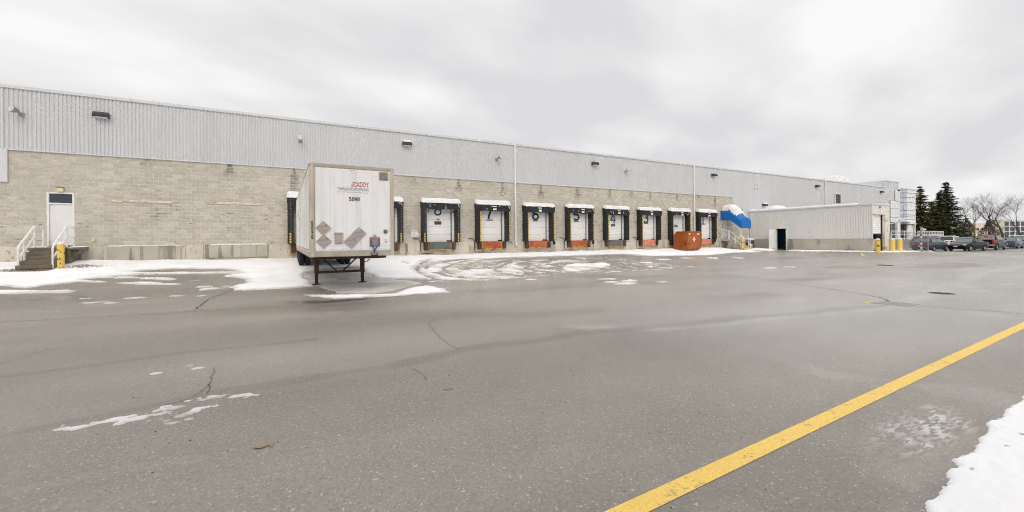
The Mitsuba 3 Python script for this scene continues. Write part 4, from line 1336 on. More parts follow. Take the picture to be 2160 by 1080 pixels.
# ------------------------------------------------------------------ semi trailer
TX0, TX1, TY0, TY1 = .722, 3.318, 14.40, 28.22
TZ0, TZ1 = 1.20, 4.14
TR = thing('semi_trailer', 'white semi trailer with grey diamond placards, parked at the dock on its landing legs', 'trailer')
add(TR + '__body', bx(TX0 + .05, TX1 - .05, TY0 + .06, TY1, TZ0 + .10, TZ1 - .03), 'm_trailer_side')
nose = cbx(TX0 + .17, TX1 - .13, TY0 - .004, TY0 + .05, TZ0 + .19, TZ1 - .13, .004)
NO = add(TR + '__nose_panel', nose, 'm_trailer_white', label='white riveted front wall with company lettering')
for x0, x1 in ((TX0, TX0 + .18), (TX1 - .14, TX1)):
    pk = tube([((x0 + x1) / 2, TY0 + .09, TZ0), ((x0 + x1) / 2, TY0 + .09, TZ1 - .05)], .115, 20)
    v = pk.vertices.copy()
    cx = (x0 + x1) / 2
    v[:, 0] = np.clip(cx + (v[:, 0] - cx) * .80, x0, x1)
    pk.vertices = v
    add(TR + '__corner_post', pk, 'm_trailer_beige', smooth=40)
add(TR + '__top_rail', cbx(TX0, TX1, TY0 - .012, TY0 + .16, TZ1 - .14, TZ1, .025), 'm_trailer_rail')
add(TR + '__bottom_rail', cbx(TX0 + .02, TX1 - .02, TY0 - .010, TY0 + .14, TZ0, TZ0 + .20, .012), 'm_trailer_rail')
add(TR + '__roof', bx(TX0 + .02, TX1 - .02, TY0 + .16, TY1, TZ1 - .03, TZ1 - .012), 'm_trailer_side')
for sx in (TX0, TX1):
    o = -1 if sx == TX0 else 1
    a, b = (sx, sx + .05) if o < 0 else (sx - .05, sx)
    add(TR + '__side_rail', cbx(a, b, TY0 + .17, TY1, TZ1 - .11, TZ1 - .02, .01), 'm_trailer_rail')
    add(TR + '__side_rail', cbx(a, b, TY0 + .17, TY1, TZ0, TZ0 + .17, .01), 'm_trailer_rail')
    y = TY0 + .2
    while y < TY1 - .1:
        e = min(y + 1.22, TY1)
        a2, b2 = (sx + .010, sx + .049) if o < 0 else (sx - .049, sx - .010)
        add(TR + '__side_panel', bx(a2, b2, y + .004, e - .004, TZ0 + .172, TZ1 - .112), 'm_trailer_side')
        y = e
    ribs = []
    y = TY0 + .2
    while y < TY1:
        a3, b3 = (sx - .001, sx + .012) if o < 0 else (sx - .012, sx + .001)
        ribs.append(bx(a3, b3, y - .025, y + .025, TZ0 + .172, TZ1 - .112))
        y += .61
    add(TR + '__side_rib', cat(ribs), 'm_trailer_side', kind='stuff')
    if o < 0:
        y = TY0 + .35
        while y < TY1 - 1.5:
            add(TR + '__reflector', bx(sx - .006, sx + .012, y, y + .28, TZ0 + .20, TZ0 + .25), 'm_red')
            y += 1.0
# rivets: paired columns on the front wall, rows along the rails
rv = []


def rivet(x, z, y=TY0 - .006, s=.0105):
    rv.append(np.array([x, y, z, s]))


for x in (.905, 1.335, 1.445, 1.705, 1.805, 2.12, 2.225, 2.625, 2.735, 3.165):
    for z in np.arange(TZ0 + .24, TZ1 - .15, .092):
        rivet(x, z)
for x in np.arange(.93, 3.16, .075):
    rivet(x, TZ0 + .225)
for x in np.arange(.78, 3.28, .075):
    rivet(x, TZ1 - .115, TY0 - .013)
ico = trimesh.creation.box((1.7, 1, 1.7))
add(NO + '__rivet', cat([trimesh.Trimesh(ico.vertices * s_ * (1, .5, 1) + (x, y, z), ico.faces, process=False) for x, y, z, s_ in rv]), 'm_rivet', kind='stuff')
yt = TY0 - .0045
add(NO + '__company_name', text_xz('JCADDY', 1.955, 2.50, 3.445, 3.612, yt, .003, True), 'm_text_red')
add(NO + '__company_line', text_xz('TRANSPORTATION INC', 1.54, 2.51, 3.315, 3.415, yt, .003), 'm_text_dark')
add(NO + '__motto', cat([text_xz('We', 1.555, 1.63, 3.245, 3.287, yt), text_xz('Are', 1.68, 1.765, 3.243, 3.285, yt), text_xz('Here', 1.815, 1.955, 3.240, 3.282, yt)]), 'm_text_red')
add(NO + '__underline', prism([(1.98, 3.268), (2.50, 3.238), (2.51, 3.246), (1.98, 3.276)], yt - .003, yt), 'm_text_dark')
add(NO + '__unit_number', cat([digit_xz(ch_, 1.925 + .085 * i_, 2.985, .125, yt, .026) for i_, ch_ in enumerate('5090')]), 'm_text_dark')
for cx_, cz in ((1.125, 2.105), (1.135, 1.685), (2.185, 1.925), (1.945, 1.665)):
    h = .238
    pk = add(TR + '__placard', prism([(cx_ - h, cz), (cx_, cz - h), (cx_ + h, cz), (cx_, cz + h)], TY0 - .03, TY0 - .005), 'm_placard', label='diamond shaped grey placard holder')
    for q in (-.09, .04):
        w_ = h - abs(q) - .03
        add(pk + '__flap', bar((cx_ - w_, TY0 - .034, cz + q), (cx_ + w_, TY0 - .034, cz + q + .012), .006, .012), 'm_rivet')
    add(pk + '__clip', bx(cx_ + .07, cx_ + .10, TY0 - .04, TY0 - .03, cz + .075, cz + .11), 'm_black')
pk = add(TR + '__document_box', cbx(1.455, 1.675, TY0 - .09, TY0 - .004, 1.62, 1.93, .02), 'm_placard')
add(pk + '__cap', cbx(1.44, 1.69, TY0 - .105, TY0 - .004, 1.925, 1.965, .008), 'm_placard')
ga = add(TR + '__gladhand_plate', cbx(2.51, 2.84, TY0 - .022, TY0 - .004, 1.50, 1.83, .006), 'm_galv')
add(ga + '__socket', cat([cyl((2.66, TY0 - .02, 1.64), (2.66, TY0 - .11, 1.62), .085, 16), cyl((2.66, TY0 - .11, 1.62), (2.66, TY0 - .13, 1.61), .055, 14), cbx(2.63, 2.70, TY0 - .09, TY0 - .02, 1.76, 1.90, .012)]), 'm_galv')
for xx in (2.55, 2.80):
    add(ga + '__gladhand', cat([cyl((xx, TY0 - .02, 1.74), (xx, TY0 - .09, 1.74), .032, 12), cbx(xx - .035, xx + .035, TY0 - .11, TY0 - .07, 1.715, 1.775, .01)]), 'm_red')
add(ga + '__hose', cat([tube(smooth_line([(2.55, TY0 - .08, 1.70), (2.53, TY0 - .10, 1.58), (2.60, TY0 - .09, 1.50), (2.645, TY0 - .06, 1.42), (2.645, TY0 - .05, 1.29)], 5), .016, 6), tube(smooth_line([(2.80, TY0 - .08, 1.70), (2.81, TY0 - .10, 1.58), (2.74, TY0 - .09, 1.50), (2.68, TY0 - .06, 1.42), (2.66, TY0 - .05, 1.29)], 5), .016, 6)]), 'm_blue_hose')
add(TR + '__hose_bracket', cat([bx(2.56, 2.58, TY0 - .06, TY0, 1.20, 1.32), bx(2.74, 2.76, TY0 - .06, TY0, 1.20, 1.32), bx(2.58, 2.74, TY0 - .06, TY0 - .012, 1.20, 1.235)]), 'm_black')
lm = add(TR + '__marker_lamp', cyl((3.03, TY0, 2.0), (3.03, TY0 - .03, 2.0), .066, 20), 'm_black')
add(lm + '__lens', cyl((3.03, TY0 - .03, 2.0), (3.03, TY0 - .045, 2.0), .045, 16), 'm_olive')
add(TR + '__sticker', bx(2.99, 3.09, TY0 - .008, TY0 - .004, 1.71, 1.745), 'm_red_faint')
add(TR + '__sticker', bx(3.0, 3.08, TY0 - .008, TY0 - .004, 1.63, 1.67), 'm_olive')
add(TR + '__sticker', bx(2.93, 3.14, TY0 - .007, TY0 - .004, 1.49, 1.60), 'm_plate_white')
add(TR + '__vent_plate', cbx(2.84, 3.13, TY0 - .03, TY0 - .004, 3.71, 3.975, .006), 'm_grime_plate', label='grimy grey plate at the top corner of the trailer front')
og = [bar((1.88, yt - .001, 3.985), (2.10, yt - .001, 3.975), .008, .012), bar((1.90, yt - .001, 3.955), (2.06, yt - .001, 3.945), .008, .010), bar((1.93, yt - .001, 3.90), (2.06, yt - .001, 3.86), .008, .012), bar((2.08, yt - .001, 3.89), (2.13, yt - .001, 3.85), .008, .015), bar((2.14, yt - .001, 3.98), (2.16, yt - .001, 3.92), .008, .012)]
add(NO + '__faded_mark', cat(og), 'm_orange_faint', kind='stuff')
# vertical unit numbers on the corner posts
for i, ch in enumerate('5090'):
    z = 2.245 - i * .142
    add(TR + '__post_number', digit_xz(ch, .81, z - .045, .115, TY0 - .026, .024), 'm_text_dark')
    m = text_xz(ch, -.05, .05, z - .06, z + .05, 0, .004, True)
    v = m.vertices.copy()
    m.vertices = np.stack([TX1 + .002 - v[:, 1], TY0 + .10 + v[:, 0], v[:, 2]], 1)
    add(TR + '__post_number', m, 'm_text_dark')
# landing gear
for x in (1.15, 2.85):
    g = float(zg(x, 18.0))
    lg = add(TR + '__landing_leg', cbx(x - .08, x + .08, 17.92, 18.08, g + .42, TZ0 + .05, .012), 'm_rust')
    add(lg + '__inner_leg', cbx(x - .058, x + .058, 17.945, 18.055, g + .03, g + .44, .01), 'm_black')
    add(lg + '__foot', cat([cbx(x - .15, x + .15, 17.86, 18.14, g + .004, g + .03, .008)]), 'm_rust')
    add(lg + '__gusset', prism([(x - .16, TZ0), (x + .16, TZ0), (x + .085, TZ0 - .28), (x - .085, TZ0 - .28)], 17.96, 18.04), 'm_rust')
zz = float(zg(2, 18)) + .47
add(TR + '__cross_bar', cbx(1.231, 2.769, 17.965, 18.035, zz - .04, zz + .05, .008), 'm_rust')
for x0, x1 in ((1.26, 1.88), (2.74, 2.12)):
    add(TR + '__brace', bar((x0, 18.0, 1.12), (x1, 18.0, zz + .04), .06, .05), 'm_rust')
add(TR + '__crank', tube(smooth_line([(2.93, 18.0, 1.12), (3.03, 17.96, 1.12), (3.12, 17.92, .98), (3.0, 17.9, .86), (2.94, 17.95, .86)], 4), .018, 6), 'm_rust')
# under-frame, suspension and wheels
fr = [bx(TX0 + .1, TX1 - .1, y, y + .09, TZ0 - .11, TZ0 + .02) for y in np.arange(15.2, 27.9, .6)]
add(TR + '__cross_member', cat(fr), 'm_rust', kind='stuff')
for x in (1.42, 2.62):
    add(TR + '__slider_rail', bx(x - .06, x + .06, 22.5, 27.6, TZ0 - .34, TZ0 - .105), 'm_rust')
add(TR + '__mud_flap', bx(TX0 + .02, TX0 + .62, 27.3, 27.33, .72, TZ0 - .02), 'm_black')
add(TR + '__mud_flap', bx(TX1 - .62, TX1 - .02, 27.3, 27.33, .72, TZ0 - .02), 'm_black')


def tyre_mesh(r_, w_, ri):
    prof = [(-w_ / 2, ri), (-w_ / 2, r_ - .07), (-w_ / 2 + .035, r_ - .012), (-w_ * .22, r_), (-w_ * .2, r_ - .014), (-w_ * .17, r_ - .014), (-w_ * .15, r_), (w_ * .15, r_), (w_ * .17, r_ - .014), (w_ * .2, r_ - .014), (w_ * .22, r_), (w_ / 2 - .035, r_ - .012), (w_ / 2, r_ - .07), (w_ / 2, ri)]
    n = 40
    V, F = [], []
    for k in range(n):
        a = 2 * math.pi * k / n
        for u, q in prof:
            V.append((u, q * math.cos(a), q * math.sin(a)))
    m_ = len(prof)
    for k in range(n):
        for j in range(m_ - 1):
            a, b = k * m_ + j, ((k + 1) % n) * m_ + j
            F += [[a, b, b + 1], [a, b + 1, a + 1]]
    return trimesh.Trimesh(V, F, process=False)


TYRE = tyre_mesh(.505, .25, .28)
if TYRE.face_normals[:, 1] @ TYRE.triangles_center[:, 1] < 0:
    TYRE.invert()
for y in (25.05, 26.35):
    gz_ = float(zg(2, y)) + .045
    zc_ = gz_ + .50
    add(TR + '__axle', cyl((TX0 + .3, y, zc_), (TX1 - .3, y, zc_), .07, 12), 'm_rust')
    for x in (TX0 + .15, TX0 + .45, TX1 - .45, TX1 - .15):
        t_ = TYRE.copy()
        t_.apply_translation((x, y, zc_))
        wk = add(TR + '__wheel', t_, 'm_tyre', smooth=35)
        add(wk + '__hub', cat([cyl((x - .06, y, zc_), (x + .06, y, zc_), .285, 24), cyl((x - .12, y, zc_), (x + .12, y, zc_), .09, 14)]), 'm_galv')
add(TR + '__brake_chamber', cat([cyl((1.68, 24.5, .78), (1.68, 24.75, .78), .10, 14), cyl((2.3, 24.5, .78), (2.3, 24.75, .78), .10, 14)]), 'm_galv')
k = thing('wheel_chock', 'orange reflector lump on the dock wall seen under the trailer', 'reflector')
add(k, cbx(3.5, 3.68, W - .30, W - .15, 1.0, 1.09, .01), 'm_dash_yellow')

# ------------------------------------------------------------------ dumpster
DX0, DX1, DY0, DY1, DZ0, DZ1 = 32.95, 34.75, 26.45, 28.05, .56, 2.32
DU = thing('dumpster', 'big orange steel dumpster with a white diamond mark, standing in the snow by the docks', 'dumpster')
slope = [(DY0, DZ0 + .16), (DY0 + .25, DZ0), (DY1, DZ0), (DY1, DZ1 - .38), (DY1 - .33, DZ1), (DY0, DZ1)]
add(DU + '__body', prism(slope, DX0, DX1, 'x'), 'm_dumpster')
add(DU + '__rim', cat([cbx(DX0 - .05, DX1 + .05, DY0 - .05, DY0 + .03, DZ1 - .07, DZ1 + .02, .008), cbx(DX0 - .05, DX0 + .03, DY0 + .03, DY1 - .3, DZ1 - .07, DZ1 + .02, .008), cbx(DX1 - .03, DX1 + .05, DY0 + .03, DY1 - .3, DZ1 - .07, DZ1 + .02, .008)]), 'm_dumpster')
add(DU + '__lid', bx(DX0 + .02, DX1 - .02, DY0 + .02, DY1 - .32, DZ1 - .02, DZ1 + .012), 'm_black')
for q in range(5):
    y = DY0 + .45 + q * .2
    add(DU + '__rib', bx(DX0 - .02, DX0 + .005, y, y + .05, DZ0 + .95, DZ1 - .08), 'm_dumpster')
add(DU + '__side_ledge', cbx(DX0 - .03, DX0 + .01, DY0, DY1, DZ0 + .86, DZ0 + .92, .006), 'm_dumpster')
fp = add(DU + '__fork_pocket', cbx(DX0 - .16, DX0, DY0 + .25, DY0 + 1.0, DZ0 + .48, DZ0 + .70, .01), 'm_dumpster')
add(fp + '__slot', bx(DX0 - .14, DX0 - .02, DY0 + .243, DY0 + .252, DZ0 + .51, DZ0 + .67), 'm_black')
add(DU + '__corner_flange', cat([bx(DX0 - .03, DX0 + .04, DY0 - .025, DY0 + .01, DZ0 + .17, DZ1 - .08), bx(DX1 - .04, DX1 + .03, DY0 - .025, DY0 + .01, DZ0 + .17, DZ1 - .08)]), 'm_dumpster')
dm = (DX0 + DX1) / 2
zz = DZ0 + 1.02
dk = add(DU + '__warning_diamond', prism([(dm - .19, zz), (dm, zz - .24), (dm + .19, zz), (dm, zz + .24)], DY0 - .008, DY0 - .002), 'm_sticker')
add(dk + '__print', cat([prism([(dm - .06, zz + .02), (dm + .06, zz + .02), (dm + .02, zz + .12), (dm - .03, zz + .09)], DY0 - .012, DY0 - .0085), bx(dm - .11, dm + .11, DY0 - .012, DY0 - .0085, zz - .05, zz - .02), bx(dm - .06, dm + .06, DY0 - .012, DY0 - .0085, zz - .12, zz - .08)]), 'm_text_dark')
lo = add(DU + '__maker_plate', cat([prism([(DX0 + .12, DZ1 - .16), (DX0 + .42, DZ1 - .16), (DX0 + .38, DZ1 - .23), (DX0 + .16, DZ1 - .23)], DY0 - .008, DY0 - .002), prism([(DX0 + .19, DZ1 - .25), (DX0 + .35, DZ1 - .25), (DX0 + .27, DZ1 - .33)], DY0 - .008, DY0 - .002)]), 'm_sticker')
add(DU + '__number_plate', bx(DX1 - .46, DX1 - .14, DY0 - .008, DY0 - .002, DZ1 - .30, DZ1 - .19), 'm_sticker')
add(DU + '__hinge_lug', cat([bx(DX0 + .06, DX0 + .12, DY0 - .03, DY0, DZ0 + .52, DZ0 + .66), bx(DX1 - .12, DX1 - .06, DY0 - .03, DY0, DZ0 + .52, DZ0 + .66)]), 'm_rust')

# ------------------------------------------------------------------ stair with the blue awning
SR = thing('concrete_stair', 'grey concrete stair and landing under the blue awning', 'stair')
g = float(zg(41.8, 26.3))
rise = (1.50 - g) / 5
add(SR + '__landing', cbx(41.02, 42.68, 27.75, W - .02, 1.34, 1.50, .012), 'm_old_concrete')
for i in range(5):
    y0 = 26.45 + i * .26
    add(SR + '__step', cbx(41.06, 42.62, y0, 27.74, g + i * rise - (.02 if i else .3), g + (i + 1) * rise - .004, .012), 'm_old_concrete')
add(SR + '__side_wall', prism([(27.74, .35), (27.74, 1.34), (28.0, 1.34), (28.0, .9), (28.3, .35)], 41.1, 41.25, 'x'), 'm_old_concrete')
add(SR + '__nosing', bx(41.5, 42.5, 26.43, 26.449, g + .02, g + rise - .03), 'm_dash_yellow')
for x, lab in ((41.1, 'white handrail on the dock side of the awning stair'), (42.6, 'white handrail on the annex side of the awning stair')):
    k = thing('handrail', lab, 'handrail', 'white handrails of the awning stair')
    g = float(zg(x, 26.5))
    add(k + '__top_rail', tube(np.array([(x, 28.66, 2.47), (x, 27.88, 2.47), (x, 27.84, 2.46), (x, 26.55, 1.50), (x, 26.5, 1.46)]), .042, 8), 'm_rail')
    add(k + '__mid_rail', tube(np.array([(x, 28.66, 1.99), (x, 27.88, 1.99), (x, 27.84, 1.97), (x, 26.52, 1.0)]), .036, 8), 'm_rail')
    for y, z0, z1 in ((28.64, 1.49, 2.46), (27.92, 1.49, 2.46), (27.80, 1.3, 2.44), (27.16, 1.0, 1.94), (26.52, g, 1.48)):
        add(k + '__post', tube([(x, y, z0), (x, y, z1)], .040, 8), 'm_rail')
AW = thing('awning', 'bright blue barrel awning sloping down over the stair, loaded with snow', 'awning')


def awn_section(y, zb, h, x0=41.06, x1=42.66, r_=.8):
    cx_, rr_ = (x0 + x1) / 2, (x1 - x0) / 2
    pts = [(x0, y, zb), (x0, y, zb + h)]
    for a in np.linspace(180, 0, 17)[1:-1]:
        pts.append((cx_ + rr_ * math.cos(math.radians(a)), y, zb + h + rr_ * .55 * math.sin(math.radians(a))))
    pts += [(x1, y, zb + h), (x1, y, zb)]
    return pts


secs = [awn_section(W - .03, 3.62, .82), awn_section(27.80, 3.60, .80), awn_section(26.5, 2.68, .62), awn_section(26.46, 2.68, .62)]
n_ = len(secs[0])
V = np.vstack([np.array(s_) for s_ in secs])
F_ = []
for i in range(3):
    for j in range(n_ - 1):
        a = i * n_ + j
        F_ += [[a, a + 1, a + n_ + 1], [a, a + n_ + 1, a + n_]]
awm = trimesh.Trimesh(V, F_, process=False)
inner = awm.copy()
inner.vertices = (awm.vertices - (41.86, 0, 3.2)) * (.97, 1, .985) + (41.86, .0, 3.19)
inner.invert()
add(AW + '__cover', cat([awm, inner]), 'm_awning')
fpz = [(p[0], p[2]) for p in awn_section(26.46, 2.68, .62)]
add(AW + '__front_panel', prism(fpz, 26.43, 26.458), 'm_awning')
for x in (41.22, 42.5):
    add(AW + '__post', tube([(x, 26.62, float(zg(x, 26.6))), (x, 26.62, 2.75)], .036, 8), 'm_rail')
for y in (28.7, 27.8, 26.6):
    zb_ = 3.60 if y > 27.5 else 2.72
    add(AW + '__frame_bar', tube([(41.1, y, zb_), (42.62, y, zb_)], .02, 6), 'm_galv')
# snow lying on the crown of the awning
xs = np.linspace(41.10, 42.60, 26)
ys = np.linspace(26.95, W - .06, 34)
X, Y = np.meshgrid(xs, ys, indexing='ij')
tt = np.clip((Y - 26.5) / 1.3, 0, 1)
zb_ = (2.68 + .62) + (3.60 + .80 - 3.30) * tt
crown = zb_ + .8 * .55 * np.sqrt(np.clip(1 - ((X - 41.86) / .8) ** 2, 0, 1))
edge = np.minimum(np.minimum(X - 41.10, 42.60 - X) / .22, np.minimum((Y - 26.95) / .25, (W - .06 - Y) / .12))
nz = fb(X.ravel(), Y.ravel(), 1.7, 90, 4).reshape(X.shape)
edge = edge + 2.6 * nz * np.clip(1 - tt, .15, 1) - .9 * (1 - tt) * (X < 41.8)
th = .30 * np.sqrt(np.clip(1 - (1 - np.clip(edge, 0, 1)) ** 2, 0, 1)) * (.75 + .5 * tt) - .02 * (edge <= 0)
va = np.stack([X, Y, crown + th + .004], -1).reshape(-1, 3)
vb = np.stack([X, Y, crown - .03], -1).reshape(-1, 3)
nx, ny = X.shape
i = np.arange((nx - 1) * ny).reshape(nx - 1, ny)[:, :-1].ravel()
q = np.stack([i, i + ny, i + ny + 1, i + 1], 1)
q = q[(edge.ravel()[q] > 0).any(1)]
s = thing('snow_heap', 'thick cap of snow sliding down the blue awning', 'snow')
add(s, trimesh.Trimesh(va, np.vstack([q[:, [0, 1, 2]], q[:, [0, 2, 3]]]), process=False), 'm_snow', smooth=True)
bollard(40.98, 26.30, .46, .14, 1.27, 'yellow bollard with worn paint at the foot of the awning stair', 'snow on the bollard at the foot of the awning stair')
k = thing('trash_barrel', 'dark round trash barrel with snow on its lid at the corner of the annex', 'trash can')
g = float(zg(44.6, 27.9))
add(k + '__drum', tube([(44.75, 27.9, g), (44.75, 27.9, g + .30), (44.75, 27.9, g + .34), (44.75, 27.9, g + .78)], [.44, .46, .43, .40], 24), 'm_lamp_dark')
add(k + '__lid', tube([(44.75, 27.9, g + .78), (44.75, 27.9, g + .86), (44.75, 27.9, g + .98)], [.42, .40, .30], 24), 'm_black')
s = thing('snow_heap', 'snow heaped on the lid of the dark trash barrel', 'snow')
m = trimesh.creation.icosphere(2, 1)
m.apply_scale((.42, .42, .16))
m.apply_translation((44.75, 27.9, g + 1.0))
add(s, m, 'm_snow', smooth=True)
k = thing('salt_bucket', 'small grey bucket with snow on top beside the foot of the awning stair', 'bucket')
g = float(zg(42.95, 26.6))
add(k + '__pail', tube([(42.95, 26.7, g), (42.95, 26.7, g + .42)], [.17, .20], 18), 'm_galv')
add(k + '__rim', tube([(42.95, 26.7, g + .42), (42.95, 26.7, g + .45)], [.215, .215], 18), 'm_galv')
s = thing('snow_heap', 'snow on the small grey bucket', 'snow')
m = trimesh.creation.icosphere(2, 1)
m.apply_scale((.21, .21, .10))
m.apply_translation((42.95, 26.7, g + .46))
add(s, m, 'm_snow', smooth=True)

# ------------------------------------------------------------------ metal annex standing out from the wall
AX, AX1, AY0, AY1, ATOP, ABOT = 46.0, 49.5, 17.5, W - .1, 4.60, 1.53
AN = thing('annex', 'low pale ribbed metal annex on a concrete base with an open doorway', 'annex')
DY0_, DY1_ = 24.72, 25.85                                   # doorway in the long side
core = prism(sbox(AX + .06, ATOP * 0 + .2, AX1, ATOP - .05), AY0 + .06, AY1)
# shell built as walls so that the doorway and the roll-up opening are real openings
long_poly = sbox(AY0 + .06, .1, AY1, ATOP - .04).difference(sbox(DY0_, .0, DY1_, 2.60))
add(AN + '__long_wall', prism(long_poly, AX + .04, AX + .16, 'x'), 'm_annex')
short_poly = sbox(AX + .04, .1, AX1, ATOP - .04).difference(sbox(46.2, .0, 49.08, 3.68))
add(AN + '__short_wall', prism(short_poly, AY0 + .04, AY0 + .16), 'm_annex')
add(AN + '__back_wall', bx(AX1 - .1, AX1, AY0 + .16, AY1, .1, ATOP - .04), 'm_annex')
add(AN + '__roof', bx(AX + .02, AX1 + .05, AY0 + .02, AY1, ATOP - .05, ATOP + .02), 'm_trim')
add(AN + '__inner_partition', bx(AX + .17, AX1 - .1, 22.6, 22.7, .1, ATOP - .06), 'm_inside_blue')
add(AN + '__inner_floor', bx(AX + .17, AX1 - .1, AY0 + .2, AY1, .2, .50), 'm_inside')
add(AN + '__inner_back', bx(AX + 2.3, AX + 2.35, 22.72, AY1, .5, ATOP - .06), 'm_inside_blue')
add(AN + '__inner_bench', cat([bx(AX + 1.5, AX + 2.2, 24.0, 26.6, .5, 1.35), bx(AX + 1.45, AX + 1.52, 24.9, 25.2, .9, 1.05)]), 'm_inside')
y = AY0 + .02
while y < AY1 - .01:
    e = min(y + .9, AY1)
    segs = [(y, e)] if e <= DY0_ or y >= DY1_ else ([(y, DY0_)] if y < DY0_ else []) + ([(DY1_, e)] if e > DY1_ else [])
    for a, b in segs:
        if b - a > .03:
            m = rib_sheet(-b, -a, ABOT, ATOP - .02, .032, .20)
            add(AN + '__cladding_panel', swap_to_x(m, AX + .035), 'm_annex', smooth=True)
    if y < DY1_ and e > DY0_:
        a, b = max(y, DY0_), min(e, DY1_)
        if b - a > .03:
            add(AN + '__cladding_panel', swap_to_x(rib_sheet(-b, -a, 2.64, ATOP - .02, .032, .20), AX + .035), 'm_annex', smooth=True)
    y = e
x = AX
while x < AX1 - .01:
    e = min(x + .9, AX1)
    z0 = 3.75 if e < 49.1 else ABOT
    m = rib_sheet(x, e, z0, ATOP - .02, .03, .2)
    m.apply_translation((0, AY0 + .035, 0))
    add(AN + '__cladding_panel', m, 'm_annex')
    x = e
m = rib_sheet(AX, 46.18, ABOT, 3.75, .02, .2)
m.apply_translation((0, AY0 + .035, 0))
add(AN + '__cladding_panel', m, 'm_annex')
for a, b in ((AY0 - .02, 20.2), (20.212, 23.4), (23.412, DY0_ - .03), (DY1_ + .03, AY1)):
    add(AN + '__base_panel', cbx(AX - .03, AX + .039, a, b, -.1, ABOT - .01, .008), 'm_old_concrete')
add(AN + '__base_panel', cbx(AX + .045, 46.2, AY0 - .025, AY0 + .039, -.1, ABOT - .01, .008), 'm_old_concrete')
add(AN + '__base_panel', cbx(49.08, AX1, AY0 - .025, AY0 + .039, -.1, ABOT - .01, .008), 'm_old_concrete')
for a, b in ((AY0 - .06, 21.0), (21.005, 25.0), (25.005, AY1)):
    add(AN + '__eaves_cap', cbx(AX - .10, AX + .12, a, b, ATOP - .07, ATOP + .06, .01), 'm_trim')
add(AN + '__eaves_cap', cbx(AX + .125, AX1 + .06, AY0 - .07, AY0 + .12, ATOP - .07, ATOP + .055, .01), 'm_trim')
add(AN + '__corner_trim', cbx(AX - .03, AX + .05, AY0 - .03, AY0 + .05, ABOT - .02, ATOP - .08, .006), 'm_trim')
dd = add(AN + '__door_frame', cat([bx(AX - .05, AX + .17, DY0_ - .001, DY0_ + .07, .3, 2.66), bx(AX - .05, AX + .17, DY1_ - .07, DY1_ + .001, .3, 2.66), bx(AX - .05, AX + .17, DY0_ + .07, DY1_ - .07, 2.58, 2.66), cbx(AX - .14, AX - .01, DY0_ - .1, DY1_ - .1, 2.67, 2.71, .006)]), 'm_annex')
m = cbx(0, .95, -.022, .022, .50, 2.56, .006)
add(AN + '__open_door', place(m, AX - .03, DY1_ - .06, 0, 167), 'm_rail', label='off-white door leaf standing open against the annex')
# roll-up door on the short side
ro = AN + '__roll_up_door'
add(ro, bx(46.2, 48.22, AY0 + .26, AY0 + .30, 1.9, 3.68), 'm_joint_dark', label='half raised white roll-up door')
for q in range(9):
    add(ro + '__slat', cbx(46.22, 48.2, AY0 + .20, AY0 + .259, 1.96 + q * .191, 1.96 + q * .191 + .183, .012), 'm_dock_door')
add(AN + '__opening_header', bx(46.15, 49.12, AY0 - .05, AY0 + .03, 3.68, 3.76), 'm_lintel')
add(AN + '__dock_face', cbx(46.2, 48.22, AY0 + .28, AY0 + .5, .1, 1.45, .01), 'm_old_concrete')
add(AN + '__dark_interior', bx(46.2, 49.08, AY0 + .9, AY0 + .95, .2, 3.7), 'm_inside')
add(AN + '__rusty_column', cbx(48.25, 48.98, AY0 - .10, AY0 + .12, .25, 3.68, .02), 'm_rusty_white', label='thick white column streaked with rust')
add(AN + '__soffit_lamp', cbx(47.3, 47.5, AY0 - .14, AY0 - .01, 4.28, 4.42, .01), 'm_galv')
# notices on the annex
for i, (yy, z, lab) in enumerate(((26.15, 2.12, 'small white notice with red lines beside the open doorway of the annex'), (22.5, 2.15, 'small white notice with red lines in the middle of the annex wall'), (19.15, 2.15, 'small white notice with red lines near the roll-up end of the annex'))):
    k = thing('notice', lab, 'sign', 'white notices on the annex')
    add(k + '__board', bx(AX - .025, AX - .012, yy - .19, yy + .19, z - .25, z + .25), 'm_sticker')
    add(k + '__print', cat([bx(AX - .03, AX - .0255, yy - .15, yy + .15, z + .14, z + .19), bx(AX - .03, AX - .0255, yy - .12, yy + .12, z + .02, z + .05), bx(AX - .03, AX - .0255, yy - .15, yy + .15, z - .12, z - .07)]), 'm_red_faint')
# snow on the annex roof, domed vent
s = thing('snow_heap', 'long roll of snow along the roof edge of the annex', 'snow')
xs = snow_slab(-(AY1 - .1), -(AY0 + 1.2), .0, .7, ATOP + .05, .13, 77, res=.08)
v = xs.vertices.copy()
xs.vertices = np.stack([AX - .08 + v[:, 1], -v[:, 0], v[:, 2]], 1)
xs.invert()
add(s, xs, 'm_snow', smooth=50)
k = thing('roof_vent', 'wide round vent curb on the annex roof under a dome of snow', 'roof vent')
add(k, tube([(47.4, 26.6, ATOP), (47.4, 26.6, ATOP + .16), (47.4, 26.6, ATOP + .22)], [.95, .98, .95], 32), 'm_rusty_white')
s = thing('snow_heap', 'dome of snow on the round annex roof vent', 'snow')
m = trimesh.creation.icosphere(3, 1)
m.apply_scale((.98, .98, .36))
m.apply_translation((47.4, 26.6, ATOP + .22))
add(s, m, 'm_snow', smooth=True)
s = thing('snow_strip', 'strip of snow on the concrete ledge beside the trash barrel', 'snow')
add(s, snow_slab(44.0, 45.9, 28.45, W - .03, 1.53, .08, 19), 'm_snow', smooth=50)

